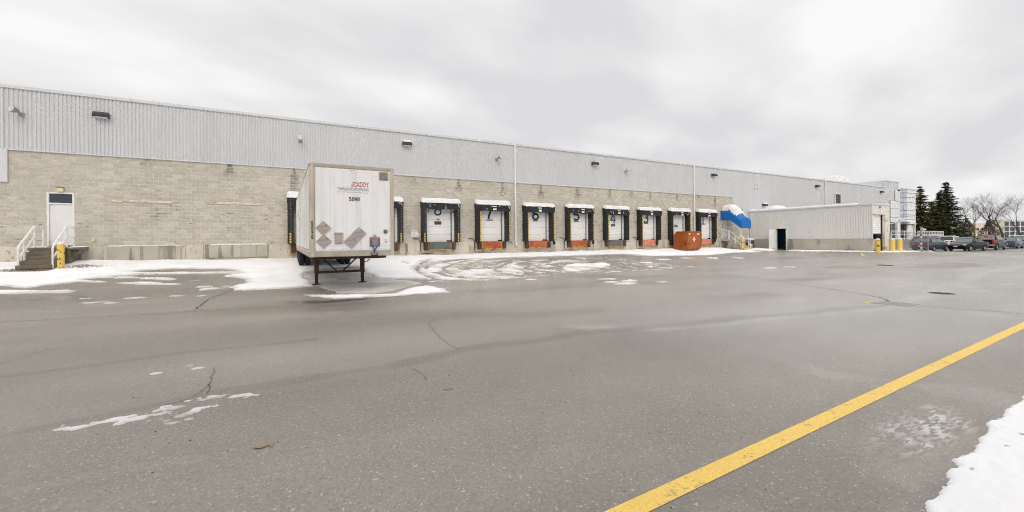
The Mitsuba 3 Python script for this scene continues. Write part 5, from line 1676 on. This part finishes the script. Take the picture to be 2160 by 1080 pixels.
for x, y, h, lab, sn_ in ((43.75, 16.28, 1.10, 'stout yellow bollard with brown scuffs in front of the roll-up door', 'snow on the scuffed bollard by the roll-up door'), (47.05, 16.46, 1.10, 'left one of the pair of clean yellow bollards by the gate', 'snow on the left bollard of the pair'), (47.52, 16.12, 1.10, 'right one of the pair of clean yellow bollards by the gate', 'snow on the right bollard of the pair')):
    bollard(x, y, float(zg(x, y)), .17, h, lab, sn_, 'yellow bollards by the roll-up door', 'm_bollard' if x < 45 else 'm_dash_yellow')

# ------------------------------------------------------------------ office bay at the far end
OB = thing('office_bay', 'white metal panelled office bay with a faceted corner at the far end of the warehouse', 'office building')
add(OB + '__backing', prism(unary_union([sbox(81.4, 3.8, 84.68, 7.17), sbox(83.04, 7.1, 84.68, 8.75)]), W - .087, W - .03), 'm_joint_dark')
ROWS = [3.83, 4.60, 5.95, 7.17, 8.77]
for j in range(4):
    for i, (a, b) in enumerate(((81.4, 83.0), (83.04, 84.66))):
        if i == 0 and j == 3:
            continue
        add(OB + '__panel', cbx(a, b, W - .14, W - .088, ROWS[j] + .02, ROWS[j + 1] - .03, .008), 'm_panel_white')
# faceted corner: two short faces turning out from the wall, then a long one
P2 = [(84.70, 28.72), (84.95, 28.40), (85.22, 28.04), (88.05, 27.98)]
ZR = [3.55, 4.33, 4.72, 5.02, 5.70, 6.95, 7.75, 8.45, 8.95]
sol = Polygon([(84.6, 30), (84.72, 28.78), (84.97, 28.46), (85.24, 28.10), (88.0, 28.04), (88.0, 36), (84.6, 36)])
add(OB + '__tower_core', prism(sol, 3.5, 9.0, 'z'), 'm_joint_dark')
add(OB + '__tower_cap', prism(sol.buffer(.16, join_style=2), 8.97, 9.12, 'z'), 'm_trim')
for (a, b, mt) in ((P2[0], P2[1], 'm_panel_blue_shade'), (P2[1], P2[2], 'm_panel_blue_shade'), (P2[2], P2[3], 'm_panel_white')):  # the short faces have their shade in the colour, darker and bluer
    for j in range(len(ZR) - 1):
        a_, b_ = np.array(a), np.array(b)
        t_ = (b_ - a_) / np.linalg.norm(b_ - a_)
        q0, q1 = a_ + t_ * .02, b_ - t_ * .02
        m = bar((q0[0], q0[1], (ZR[j] + ZR[j + 1]) / 2), (q1[0], q1[1], (ZR[j] + ZR[j + 1]) / 2), .05, ZR[j + 1] - ZR[j] - .07)
        add(OB + '__panel', m, mt)
add(OB + '__corner_strip', bx(88.0, 88.2, 27.95, 30, .2, 9.1), 'm_panel_white')
add(OB + '__ground_wall', bx(84.6, 88.0, 29.2, 36, .2, 3.5), 'm_panel_white')
add(OB + '__entrance_recess', bx(83.6, 85.6, W - .06, W - .035, .2, 3.8), 'm_curtain_glass')
add(OB + '__entrance_column', cbx(82.7, 83.7, W - .5, W - .14, .2, 3.82, .03), 'm_panel_white')
add(OB + '__entrance_wall', cbx(85.9, 87.9, 28.2, 28.4, .2, 3.5, .02), 'm_panel_white')
add(OB + '__entrance_glass', bx(81.4, 82.6, W - .13, W - .11, .4, 3.6), 'm_curtain_glass')
add(OB + '__canopy', prism([(27.2, 3.86), (28.7, 4.5), (28.7, 3.86)], 83.9, 86.0, 'x'), 'm_trim')

# raised ramp with railings
RP = thing('entrance_ramp', 'raised grey concrete ramp in front of the far office entrance', 'ramp')
add(RP + '__wall', cbx(73.6, 83.4, 25.9, 27.9, -.1, 1.22, .02), 'm_grey_concrete')
add(RP + '__kerb', cbx(83.42, 93.0, 25.9, 27.9, -.1, 1.0, .02), 'm_grey_concrete')
for x0, x1, lab, diag in ((73.9, 80.7, 'white railing on the ramp just right of the roll-up end of the annex', True), (82.6, 92.4, 'long white railing on the ramp in front of the spruces', False)):
    k = thing('ramp_railing', lab, 'railing', 'white railings of the office ramp')
    for z in (2.44, 1.92, 1.42 if diag else 1.80):
        add(k + '__rail', bar((x0, 25.95, z), (x1, 25.95, z), .07, .075), 'm_rail')
    n_ = 5 if diag else 16
    for i in range(n_ + 1):
        x = x0 + (x1 - x0) * i / n_
        add(k + '__post', bar((x, 25.95, 1.15 if diag else .98), (x, 25.95, 2.41), .07, .07), 'm_rail')
    if diag:
        add(k + '__diagonal_rail', bar((79.2, 25.9, 1.25), (80.7, 25.9, 2.3), .08, .08), 'm_rail')
    else:
        add(k + '__diagonal_rail', bar((81.2, 25.9, 1.15), (82.6, 25.9, 2.0), .08, .08), 'm_rail')
# dome on the roof
k = thing('roof_dome', 'big white domed roof unit standing behind the eaves at the far end', 'roof unit')
m = trimesh.creation.icosphere(3, 1)
m.apply_scale((3.6, 2.4, 2.35))
m.apply_translation((77.8, 34.6, 9.2))
add(k + '__dome', m, 'm_trim', smooth=True)
add(k + '__base', bx(74, 81.6, 32.4, 36.8, 8.9, 9.35), 'm_trim')

# ------------------------------------------------------------------ chain-link gate
GT = thing('chain_link_gate', 'galvanized chain-link gate standing open in front of the parked cars', 'gate')
ga_, gb_ = np.array([48.05, 15.86]), np.array([49.80, 14.97])
gd = (gb_ - ga_) / np.linalg.norm(gb_ - ga_)
gl = np.linalg.norm(gb_ - ga_)
zb_ = .42


def gp(s_, z):
    p = ga_ + gd * s_
    return (p[0], p[1], z)


add(GT + '__frame', cat([tube([gp(0, zb_), gp(gl, zb_)], .03, 8), tube([gp(-1.25, 2.0), gp(gl, 2.0)], .03, 8), tube([gp(0, zb_ - .0), gp(0, 2.0)], .028, 8), tube([gp(gl, .3), gp(gl, 2.1)], .035, 8), tube([gp(.05, 1.95), gp(gl, zb_ + .05)], .015, 6)]), 'm_galv')
wires = []
hz = 2.0 - zb_
stp = .085
for s0 in np.arange(-hz, gl, stp):
    a, b = max(s0, 0), min(s0 + hz, gl)
    if b - a > .05:
        wires.append(tube([gp(a, zb_ + (a - s0)), gp(b, zb_ + (b - s0))], .0032, 3, False))
        wires.append(tube([gp(a, 2.0 - (a - s0)), gp(b, 2.0 - (b - s0))], .0032, 3, False))
add(GT + '__wire_mesh', cat(wires), 'm_galv', kind='stuff')
add(GT + '__wheel', cyl(gp(gl * .72, .36), tuple(np.array(gp(gl * .72, .36)) + (.03, .05, 0)), .08, 12), 'm_tyre')
k = thing('gate_post', 'short thin grey gate post beside the pair of yellow bollards', 'post')
add(k, tube([(46.98, 16.6, .3), (46.98, 16.6, 2.02)], .05, 10), 'm_galv')
k = thing('gate_post', 'tall grey gate post with red and white reflective bands', 'post')
px, py = 49.22, 15.24
add(k + '__pipe', tube([(px, py, .25), (px, py, 2.42)], .065, 12), 'm_galv')
for z, mt in ((1.72, 'm_red'), (1.56, 'm_plate_white'), (1.15, 'm_red'), (.78, 'm_red'), (.60, 'm_plate_white'), (.98, 'm_plate_white')):
    add(k + '__band', tube([(px, py, z), (px, py, z + .13)], .069, 12), mt)
add(k + '__cap', cbx(px - .08, px + .08, py - .08, py + .08, 2.42, 2.52, .02), 'm_galv')
add(k + '__hinge_arm', cat([bar((px, py, 2.36), (px + .32, py - .2, 2.28), .10, .10), bar((px, py, 2.2), (px + .25, py - .16, 2.2), .04, .04)]), 'm_rail')

# ------------------------------------------------------------------ cars
CARS = {
    'sedan': dict(L=4.6, W=1.80, H=1.45, nose=[(2.30, .62), (2.22, .74), (1.6, .86), (.98, .96)], tail=[(-1.62, 1.03), (-2.1, 1.03), (-2.26, .98), (-2.30, .80)], cab=(1.02, .18, -.85, -1.68), belt=.95, rw=.32, wb=(1.38, -1.32)),
    'hatchback': dict(L=4.2, W=1.76, H=1.48, nose=[(2.10, .62), (2.02, .76), (1.5, .88), (1.0, .98)], tail=[(-1.80, 1.0), (-1.98, .98), (-2.06, .86), (-2.10, .70)], cab=(1.08, .30, -1.45, -1.93), belt=.97, rw=.315, wb=(1.30, -1.28)),
    'suv': dict(L=4.65, W=1.88, H=1.72, nose=[(2.32, .70), (2.25, .92), (1.7, 1.04), (1.05, 1.10)], tail=[(-1.9, 1.12), (-2.2, 1.10), (-2.30, 1.0), (-2.33, .80)], cab=(1.12, .42, -1.72, -2.20), belt=1.08, rw=.37, wb=(1.42, -1.36)),
    'pickup': dict(L=5.3, W=1.98, H=1.82, nose=[(2.65, .80), (2.58, 1.02), (2.0, 1.12), (1.35, 1.16)], tail=[(-1.3, 1.20), (-2.5, 1.20), (-2.62, 1.19), (-2.65, .95)], cab=(1.40, .72, -.95, -1.35), belt=1.16, rw=.40, wb=(1.62, -1.55)),
}
_car_parts = {}


def car_parts(kind):
    if kind in _car_parts:
        return _car_parts[kind]
    c = CARS[kind]
    L, Wd, H = c['L'], c['W'], c['H']
    hw, rw = Wd / 2, c['rw']
    top = c['nose'] + [(.2, c['belt'])] + c['tail']
    sl = []
    for x, z in top:
        e = 1 - .13 * max(0, (abs(x) / (L / 2)) - .72) / .28
        w_ = hw * e
        zb_ = .24 + .10 * max(0, abs(x) / (L / 2) - .85) / .15
        zm = zb_ + (z - zb_) * .55
        sl.append([(x, s * yy, zz_) for s in (-1, 1) for yy, zz_ in ((w_ * .90, zb_), (w_ * .985, zb_ + .14), (w_, zm), (w_ * .965, z - .10), (w_ * .90, z - .02), (w_ * .70, z + .012))])
    parts = [m3.Manifold.hull_points(np.array(a + b)) for a, b in zip(sl[:-1], sl[1:])]
    body = m3.Manifold.batch_boolean(parts, m3.OpType.Add)
    xa, xb, xc, xd = c['cab']
    bz = c['belt'] - .02
    wb_, wr = hw * .93, hw * .72
    cab = np.array([(xa, s * wb_ * .94, bz) for s in (-1, 1)] + [(xd, s * wb_ * .94, bz) for s in (-1, 1)] + [(0, s * wb_, bz) for s in (-1, 1)] +
                   [(xb, s * wr, H - .05) for s in (-1, 1)] + [(xc, s * wr, H - .06) for s in (-1, 1)] + [(xb - .15, s * wr * .8, H - .005) for s in (-1, 1)] + [(xc + .15, s * wr * .8, H - .015) for s in (-1, 1)] + [((xb + xc) / 2, 0, H)])
    body = body + m3.Manifold.hull_points(cab)
    for xw in c['wb']:
        cy = m3.Manifold.cylinder(Wd + 1, rw + .055, rw + .055, 28).rotate((90, 0, 0)).translate((xw, Wd / 2 + .5, rw))
        inn = m3.Manifold.cube((2, Wd - .56, 2), True).translate((xw, 0, rw))
        body = body - (cy - inn)
    mm = body.to_mesh()
    bm = trimesh.Trimesh(mm.vert_properties[:, :3], mm.tri_verts, process=False)
    out = {'body': [(bm, 'PAINT', 30)]}

    def pane(q, ins=.08):
        q = np.array(q, float)
        cen = q.mean(0)
        nrm = np.cross(q[1] - q[0], q[2] - q[0])
        nrm /= np.linalg.norm(nrm)
        if nrm @ (cen - np.array([0, 0, .9])) < 0:
            nrm = -nrm
        q = cen + (q - cen) * (1 - ins)
        return trimesh.convex.convex_hull(np.vstack([q + nrm * .012, q - nrm * .02]))

    y1, y2 = wb_ * .94, wr
    out['windscreen'] = [(pane([(xa, -y1, bz + .02), (xa, y1, bz + .02), (xb, y2, H - .06), (xb, -y2, H - .06)]), 'GLASS', False)]
    out['rear_window'] = [(pane([(xd, -y1, bz + .06), (xd, y1, bz + .06), (xc, y2, H - .07), (xc, -y2, H - .07)], .12), 'GLASS2', False)]
    sw = []
    xm = (xb + xc) / 2 + .12
    for s in (-1, 1):
        at = lambda x, z: (x, s * (wb_ + (wr - wb_) * (z - bz) / (H - .05 - bz)), z)
        zl, zh = bz + .05, H - .12
        fr = lambda x0, x1, z: x0 + (x1 - x0) * (z - bz) / (H - .05 - bz)
        sw.append((pane([at(fr(xa, xb, zl) - .10, zl), at(xm + .03, zl), at(xm + .03, zh), at(fr(xa, xb, zh) - .06, zh)], .05), 'GLASS2', False))
        sw.append((pane([at(xm - .03, zl), at(fr(xd, xc, zl) + .22, zl), at(fr(xd, xc, zh) + .10, zh), at(xm - .03, zh)], .05), 'GLASS2', False))
    out['side_window'] = sw
    wl = []
    ty = tyre_mesh(rw, .21, rw * .66)
    for xw in c['wb']:
        for s in (-1, 1):
            t_ = place(ty, 0, 0, 0, 90)
            t_.apply_translation((xw, s * (hw - .125), rw))
            rim = cat([cyl((xw, s * (hw - .05), rw), (xw, s * (hw - .20), rw), rw * .67, 20)] + [bar((xw, s * (hw - .045), rw), (xw + math.cos(a) * rw * .62, s * (hw - .035), rw + math.sin(a) * rw * .62), .05, .04) for a in np.arange(5) * 2 * math.pi / 5 + .3])
            wl.append((t_, rim))
    out['wheel'] = wl
    xf, xr = L / 2, -L / 2
    zn, zt_ = c['nose'][1][1], c['tail'][-2][1]
    out['headlight'] = [(cbx(xf - .32, xf - .015, s * (hw * .60), s * (hw * .86), zn - .09, zn + .03, .03), 'm_head', False) for s in (-1, 1)]
    if kind == 'pickup':
        out['taillight'] = [(cbx(xr - .01, xr + .10, s * (hw - .22), s * (hw - .035), .80, 1.14, .02), 'm_tail', False) for s in (-1, 1)]
    elif kind == 'suv':
        out['taillight'] = [(cbx(xr - .005, xr + .22, s * (hw - .42), s * (hw - .06), .90, 1.03, .03), 'm_tail', False) for s in (-1, 1)]
    else:
        out['taillight'] = [(cbx(xr + .01, xr + .26, s * (hw - .42), s * (hw - .07), zt_ - .17, zt_ - .0, .03), 'm_tail', False) for s in (-1, 1)]
    out['grille'] = [(cbx(xf - .06, xf + .012, -.42, .42, zn - .20, zn - .09, .02), 'm_car_trim', False)]
    out['lower_bumper'] = [(cbx(xf - .12, xf - .01, -.62, .62, .34, .46, .03), 'm_car_trim', False), (cbx(xr + .0, xr + .12, -.66, .66, .34, .48, .03), 'm_car_trim', False)]
    pz = .52 if kind != 'hatchback' else .56
    out['licence_plate'] = [(cbx(xf + .005, xf + .022, -.16, .16, .47, .60, .004), 'm_plate_white', False), (cbx(xr - .022, xr + .0, -.16, .16, pz, pz + .13, .004), 'm_plate_white', False)]
    out['mirror'] = [(cbx(xa - .22, xa - .10, s * (hw + .0), s * (hw + .17), bz + .03, bz + .17, .03), 'PAINT', False) for s in (-1, 1)]
    _car_parts[kind] = out
    return out


def car(kind, label, cat_, x, y, deg, paint_, extra=None, glass='m_car_glass', glass2='m_car_glass_dark'):
    k = thing('parked_car' if kind != 'pickup' else 'pickup_truck', label, cat_, 'cars parked at the far right of the yard')
    M = T().translate([x, y, float(zg(x, y)) - .004]).rotate([0, 0, 1], deg)
    sub = {'PAINT': paint_, 'GLASS': glass, 'GLASS2': glass2}
    for name, items in car_parts(kind).items():
        for it in items:
            if name == 'wheel':
                w_ = add(k + '__wheel', it[0], 'm_tyre', smooth=35, to_world=M)
                add(w_ + '__rim', it[1], 'm_alloy', to_world=M)
            else:
                add(k + '__' + name, it[0], sub.get(it[1], it[1]), smooth=it[2], to_world=M)
    for name, m, mt in (extra or []):
        add(k + '__' + name, m, mt, to_world=M)
    return k


car('hatchback', 'dark blue hatchback seen from behind through the chain-link gate', 'car', 63.75, 18.95, -6, 'm_car_navy', [('badge', cyl((-2.095, 0, .86), (-2.115, 0, .86), .07, 14), 'm_chrome')], glass2='m_car_glass')
car('suv', 'dark grey sport utility vehicle parked beyond the dark blue hatchback', 'car', 69.6, 20.9, -5, 'm_car_grey')
car('suv', 'white sport utility vehicle seen from behind, beyond the grey one', 'car', 83.2, 22.6, 2, 'm_car_white')
car('sedan', 'pale silver car facing the camera behind the white sport utility vehicle', 'car', 97.5, 24.8, 182, 'm_car_silver')
car('sedan', 'glossy black sedan facing the camera with a white front plate', 'car', 67.3, 16.95, 171, 'm_car_black', [('grille_bar', cbx(2.30, 2.325, -.40, .40, .60, .625, .006), 'm_chrome')])
st = []
for yy in (-.42, .42):
    st += [bar((-1.22, yy - .11, 1.62), (-1.28, yy, 1.46), .02, .05), bar((-1.22, yy + .11, 1.62), (-1.28, yy, 1.46), .02, .05)]
st.append(bar((-1.245, -.17, 1.57), (-1.245, .17, 1.57), .02, .12))
bed = cat([cbx(-2.63, -1.3, -.86, .86, 1.195, 1.215, .008)])
car('pickup', 'black pickup truck seen from behind with orange stickers on its rear window', 'pickup truck', 74.3, 16.9, 1, 'm_car_charcoal',
    [('window_sticker', m, 'm_tail') for m in st] + [('bed_cover', bed, 'm_car_trim'), ('tailgate', cbx(-2.67, -2.64, -.74, .74, .72, 1.18, .01), 'm_car_black'), ('rear_bumper', cbx(-2.74, -2.58, -.92, .92, .50, .66, .02), 'm_alloy'), ('roof_rail', cat([bar((.5, .72, 1.84), (-.8, .72, 1.84), .05, .05), bar((.5, -.72, 1.84), (-.8, -.72, 1.84), .05, .05)]), 'm_car_trim')], glass2='m_grey_concrete')
car('sedan', 'blue sedan seen from behind, just right of the black pickup', 'car', 83.4, 17.1, 2, 'm_car_blue', glass2='m_car_glass')
car('sedan', 'slate grey sedan facing the camera between the blue sedan and the cream car', 'car', 89.8, 17.5, 186, 'm_car_slate')
car('suv', 'cream white car at the right edge of the photo', 'car', 98.5, 19.0, 184, 'm_car_white')

# ------------------------------------------------------------------ trees


def branch_tube(p0, p1, r0, r1, n=5):
    return tube([p0, p1], [r0, r1], n, False)


def bare_tree(x, y, h, spread, lab, seed, fork=.28, bark='m_bark', ntr=1, depth=6):
    r = np.random.default_rng(seed)
    k = thing('bare_tree', lab, 'tree', 'leafless trees beyond the parked cars')
    trunk, twigs = [], []

    def grow(p, d, l, rad, lev):
        d = d / np.linalg.norm(d)
        n_ = 3
        pts = [p]
        for i in range(n_):
            d = d + r.normal(0, .13, 3) + (0, 0, .03)
            d /= np.linalg.norm(d)
            pts.append(pts[-1] + d * l / n_)
        rad2 = rad * .66
        m = tube(np.array(pts), np.linspace(rad, rad2, n_ + 1), 6 if lev < 3 else 3, False)
        (trunk if lev < 3 else twigs).append(m)
        if lev >= depth:
            return
        nb = 2 + (r.random() < .55) + (lev >= 3)
        for i in range(nb):
            a = r.uniform(0, 6.28)
            sp = r.uniform(.35, .85) * spread
            dd = d + sp * np.array([math.cos(a), math.sin(a), r.uniform(-.15, .35)])
            grow(pts[-1], dd, l * r.uniform(.62, .86), rad2 * r.uniform(.62, .82), lev + 1)
        if lev >= 2:
            for q in (1, 2):
                if r.random() < .7:
                    a = r.uniform(0, 6.28)
                    grow(pts[q], d + .9 * np.array([math.cos(a), math.sin(a), .3]), l * .5, rad2 * .4, min(lev + 2, depth))

    z0 = -.1
    for t_ in range(ntr):
        d0 = np.array([r.normal(0, .10), r.normal(0, .10), 1.0]) if ntr == 1 else np.array([(t_ - (ntr - 1) / 2) * .45, r.normal(0, .15), 1.0])
        grow(np.array([x, y, z0]), d0, h * fork, h * .022 + .06, 0)
    add(k + '__trunk', cat(trunk), bark, smooth=40)
    add(k + '__crown', cat(twigs), 'm_bark', kind='stuff')


bare_tree(144.4, 35.2, 9.2, .85, 'leafless tree with a yellowish trunk, left of the two bigger bare trees', 4, .33, 'm_bark_yellow')
bare_tree(146.0, 33.4, 8.0, .95, 'leafless several-stemmed tree behind the black pickup', 9, .36, ntr=2)
bare_tree(132.4, 28.0, 10.4, .90, 'tall leafless tree with a forked trunk in front of the cream corner wall', 12, .33)
bare_tree(140.5, 26.6, 9.0, .9, 'leafless tree cut off by the right edge of the photo', 21, .34)
bare_tree(137.0, 38.0, 7.5, .9, 'thin pale leafless tree right beside the tall spruce', 33, .3)
bare_tree(149.0, 31.0, 5.0, 1.0, 'small leafless tree in front of the beige building', 41, .3)


def brush_tree(x, y, h, w_, lab, seed):
    r = np.random.default_rng(seed)
    k = thing('brown_conifer', lab, 'tree', 'dense brown conifers behind the bare trees')
    m = []
    for _ in range(1500):
        t_ = r.random() ** .7
        z = h * t_
        rad = w_ * (1 - t_) ** .8 * math.sqrt(r.random()) * (.8 + .4 * math.sin(7 * t_ + seed))
        a = r.uniform(0, 6.28)
        p = np.array([x + rad * math.cos(a), y + rad * math.sin(a), .7 + z * .85])
        d = np.array([math.cos(a) * .8, math.sin(a) * .8, r.uniform(.2, .9)]) * r.uniform(.25, .5)
        e = np.array([r.normal(0, .07), r.normal(0, .07), r.normal(0, .07)])
        m.append(np.array([p, p + d + e, p + d * .6 - e + (0, 0, -.12)]))
    v = np.vstack(m)
    add(k + '__crown', trimesh.Trimesh(v, np.arange(len(v)).reshape(-1, 3), process=False), 'm_brush')
    add(k + '__trunk', tube([(x, y, -.1), (x, y, h * .8)], [.16, .04], 6), 'm_bark')


brush_tree(151.5, 38.2, 5.6, 2.3, 'dense brown conifer behind the leafless tree with the yellowish trunk', 3)
brush_tree(153.5, 35.0, 5.4, 2.2, 'dense brown conifer behind the several-stemmed tree', 5)
brush_tree(150.0, 42.0, 4.0, 2.4, 'low brown thicket at the foot of the tall spruce', 8)


def spruce(x, y, h, R_, lab, seed, mt, snow_amt=.12, z_open=.0):
    r = np.random.default_rng(seed)
    k = thing('spruce_tree', lab, 'tree', 'spruces beyond the office ramp')
    add(k + '__trunk', tube([(x, y, -.1), (x, y, h * .6), (x, y, h)], [.24, .12, .02], 8), 'm_bark')
    tri, snow_ = [], []
    z = .25
    while z < h - .15:
        t_ = z / h
        L0 = R_ * (1 - t_) ** .82 + .12
        nb = int(7 + 6 * (1 - t_))
        a0 = r.uniform(0, 6.28)
        for b in range(nb):
            a = a0 + b * 2 * math.pi / nb + r.normal(0, .2)
            L = L0 * r.uniform(.70, 1.14)
            if r.random() < .10:
                L *= .55
            zz0 = z + r.normal(0, .17)
            n_ = max(int(L / .13), 3)
            s_ = np.linspace(.08, 1, n_)
            droop = -.30 * L * s_ + .28 * L * s_ ** 2.2
            px_, py_, pz_ = x + math.cos(a) * L * s_, y + math.sin(a) * L * s_, zz0 + droop
            for i in range(n_):
                wdt = .30 * (1 - .55 * s_[i]) * (.5 + .5 * min(1, L / 1.2)) + .07
                for q in range(5):
                    off = np.array([r.normal(0, wdt * .55), r.normal(0, wdt * .55), -abs(r.normal(0, .06)) - .03])
                    c_ = np.array([px_[i], py_[i], pz_[i]]) + off
                    d1 = np.array([math.cos(a + r.normal(0, .8)), math.sin(a + r.normal(0, .8)), r.normal(-.25, .25)]) * r.uniform(.20, .38)
                    d2 = np.cross(d1, [r.normal(0, .4), r.normal(0, .4), 1.0]) * r.uniform(.35, .7)
                    tri.append([c_ - d1 * .5 - d2 * .5, c_ + d1, c_ - d1 * .5 + d2 * .5])
                if r.random() < snow_amt and s_[i] > .35:
                    c_ = np.array([px_[i], py_[i], pz_[i] + .05])
                    d1 = np.array([math.cos(a), math.sin(a), 0]) * .10
                    d2 = np.array([-math.sin(a), math.cos(a), 0]) * .07
                    snow_.append([c_ - d1 - d2, c_ + d1 - d2 * .3, c_ + d2])
        z += .30 + .12 * r.random() + .10 * (1 - t_)
    v = np.array(tri).reshape(-1, 3)
    add(k + '__crown', trimesh.Trimesh(v, np.arange(len(v)).reshape(-1, 3), process=False), mt, kind='stuff')
    if snow_:
        v = np.array(snow_).reshape(-1, 3)
        add(k + '__snow_flecks', trimesh.Trimesh(v, np.arange(len(v)).reshape(-1, 3), process=False), 'm_snow', kind='stuff')


spruce(115.6, 35.9, 12.0, 3.2, 'olive green spruce closest to the office bay', 2, 'm_spruce_olive', .06)
spruce(112.5, 33.2, 8.6, 2.5, 'lower yellowish spruce in front of the olive one', 6, 'm_spruce_olive', .06)
spruce(113.8, 32.5, 10.6, 2.2, 'slim dark spruce between the olive and the tall one', 3, 'm_spruce', .10)
spruce(119.0, 33.0, 12.75, 4.2, 'tallest dark green spruce with wide tiers of branches', 4, 'm_spruce', .05)
spruce(127.0, 42.6, 12.9, 2.6, 'distant spruce with only its tip above the office bay', 5, 'm_spruce_olive', 0)

# ------------------------------------------------------------------ buildings across the road
BB = thing('beige_building', 'long low beige building with a strip of dark windows behind the bare trees', 'building')
ax_, ay_ = np.array([206.0, 58.5]), np.array([230.0, 45.5])
bd = ay_ - ax_
bl = np.linalg.norm(bd)
bdeg = math.degrees(math.atan2(bd[1], bd[0]))
BM = T().translate([float(ax_[0]), float(ax_[1]), 0]).rotate([0, 0, 1], bdeg)
add(BB + '__wall', cat([bx(-14, bl, 0, 12, -1, 5.9)]), 'm_beige_wall', to_world=BM)
add(BB + '__roof_edge', bx(-14.1, bl + .1, -.15, 12, 5.9, 6.12), 'm_trim', to_world=BM)
for x0 in np.arange(-12.5, bl - 2, 3.4):
    w_ = add(BB + '__window', bx(x0, x0 + 2.3, -.06, .0, 3.55, 4.45), 'm_curtain_glass', to_world=BM)
    add(w_ + '__mullion', bx(x0 + 1.1, x0 + 1.2, -.10, -.062, 3.55, 4.45), 'm_trim', to_world=BM)
for x0 in np.arange(-12.0, bl - 2, 6.4):
    add(BB + '__loading_door', bx(x0, x0 + 1.6, -.06, .0, .2, 1.4), 'm_panel_blue_shade', to_world=BM)
GB = thing('glass_building', 'cream building with a white framed glass stair front at the right edge', 'building')
g0, g1 = np.array([171.8, 37.4]), np.array([186.0, 30.2])
gv_ = g1 - g0
GM = T().translate([float(g0[0]), float(g0[1]), 0]).rotate([0, 0, 1], math.degrees(math.atan2(gv_[1], gv_[0])))
add(GB + '__cream_wall', bx(-.3, 1.6, -.2, .9, -1, 5.8), 'm_cream_wall', to_world=GM)
add(GB + '__glass_front', bx(1.6, 16, .2, 1.0, -1, 5.55), 'm_curtain_glass', to_world=GM)
for i, x0 in enumerate(np.arange(1.7, 15.5, 1.55)):
    add(GB + '__mullion', bx(x0, x0 + .16, .0, .26, -1, 5.6), 'm_rail', to_world=GM)
for z in (-.2, .75, 1.6, 2.7, 4.1, 5.5):
    add(GB + '__transom', bx(1.7, 16, .03, .24, z, z + .15), 'm_rail', to_world=GM)
add(GB + '__roof_edge', bx(-.4, 16.1, -.25, 1.1, 5.8, 6.0), 'm_trim', to_world=GM)
k = thing('street_lamp', 'thin dark lamp post in front of the beige building', 'lamp post')
lx, ly = 136.2, 33.95
add(k + '__post', tube([(lx, ly, -.1), (lx, ly, 4.2)], .09, 8), 'm_rust')
add(k + '__lamp_head', cbx(lx - .95, lx + .1, ly - .15, ly + .25, 4.15, 4.32, .03), 'm_lamp_dark')
for x, y, z, lab in ((180.5, 46.5, 1.2, 'small pale van in front of the beige building'),):
    pass
for i, (x, y) in enumerate(((156.0, 38.4), (160.5, 34.6))):
    k = thing('road_sign', ['small white sign board in front of the beige building, left of the lamp post', 'small white sign board in front of the beige building, right of the lamp post'][i], 'sign')
    add(k + '__board', bx(x - .03, x + .03, y - .6, y + .6, .7, 1.4), 'm_sticker')
    add(k + '__leg', cat([bx(x + .03, x + .08, y - .5, y - .42, -.1, 1.3), bx(x + .03, x + .08, y + .42, y + .5, -.1, 1.3)]), 'm_galv')
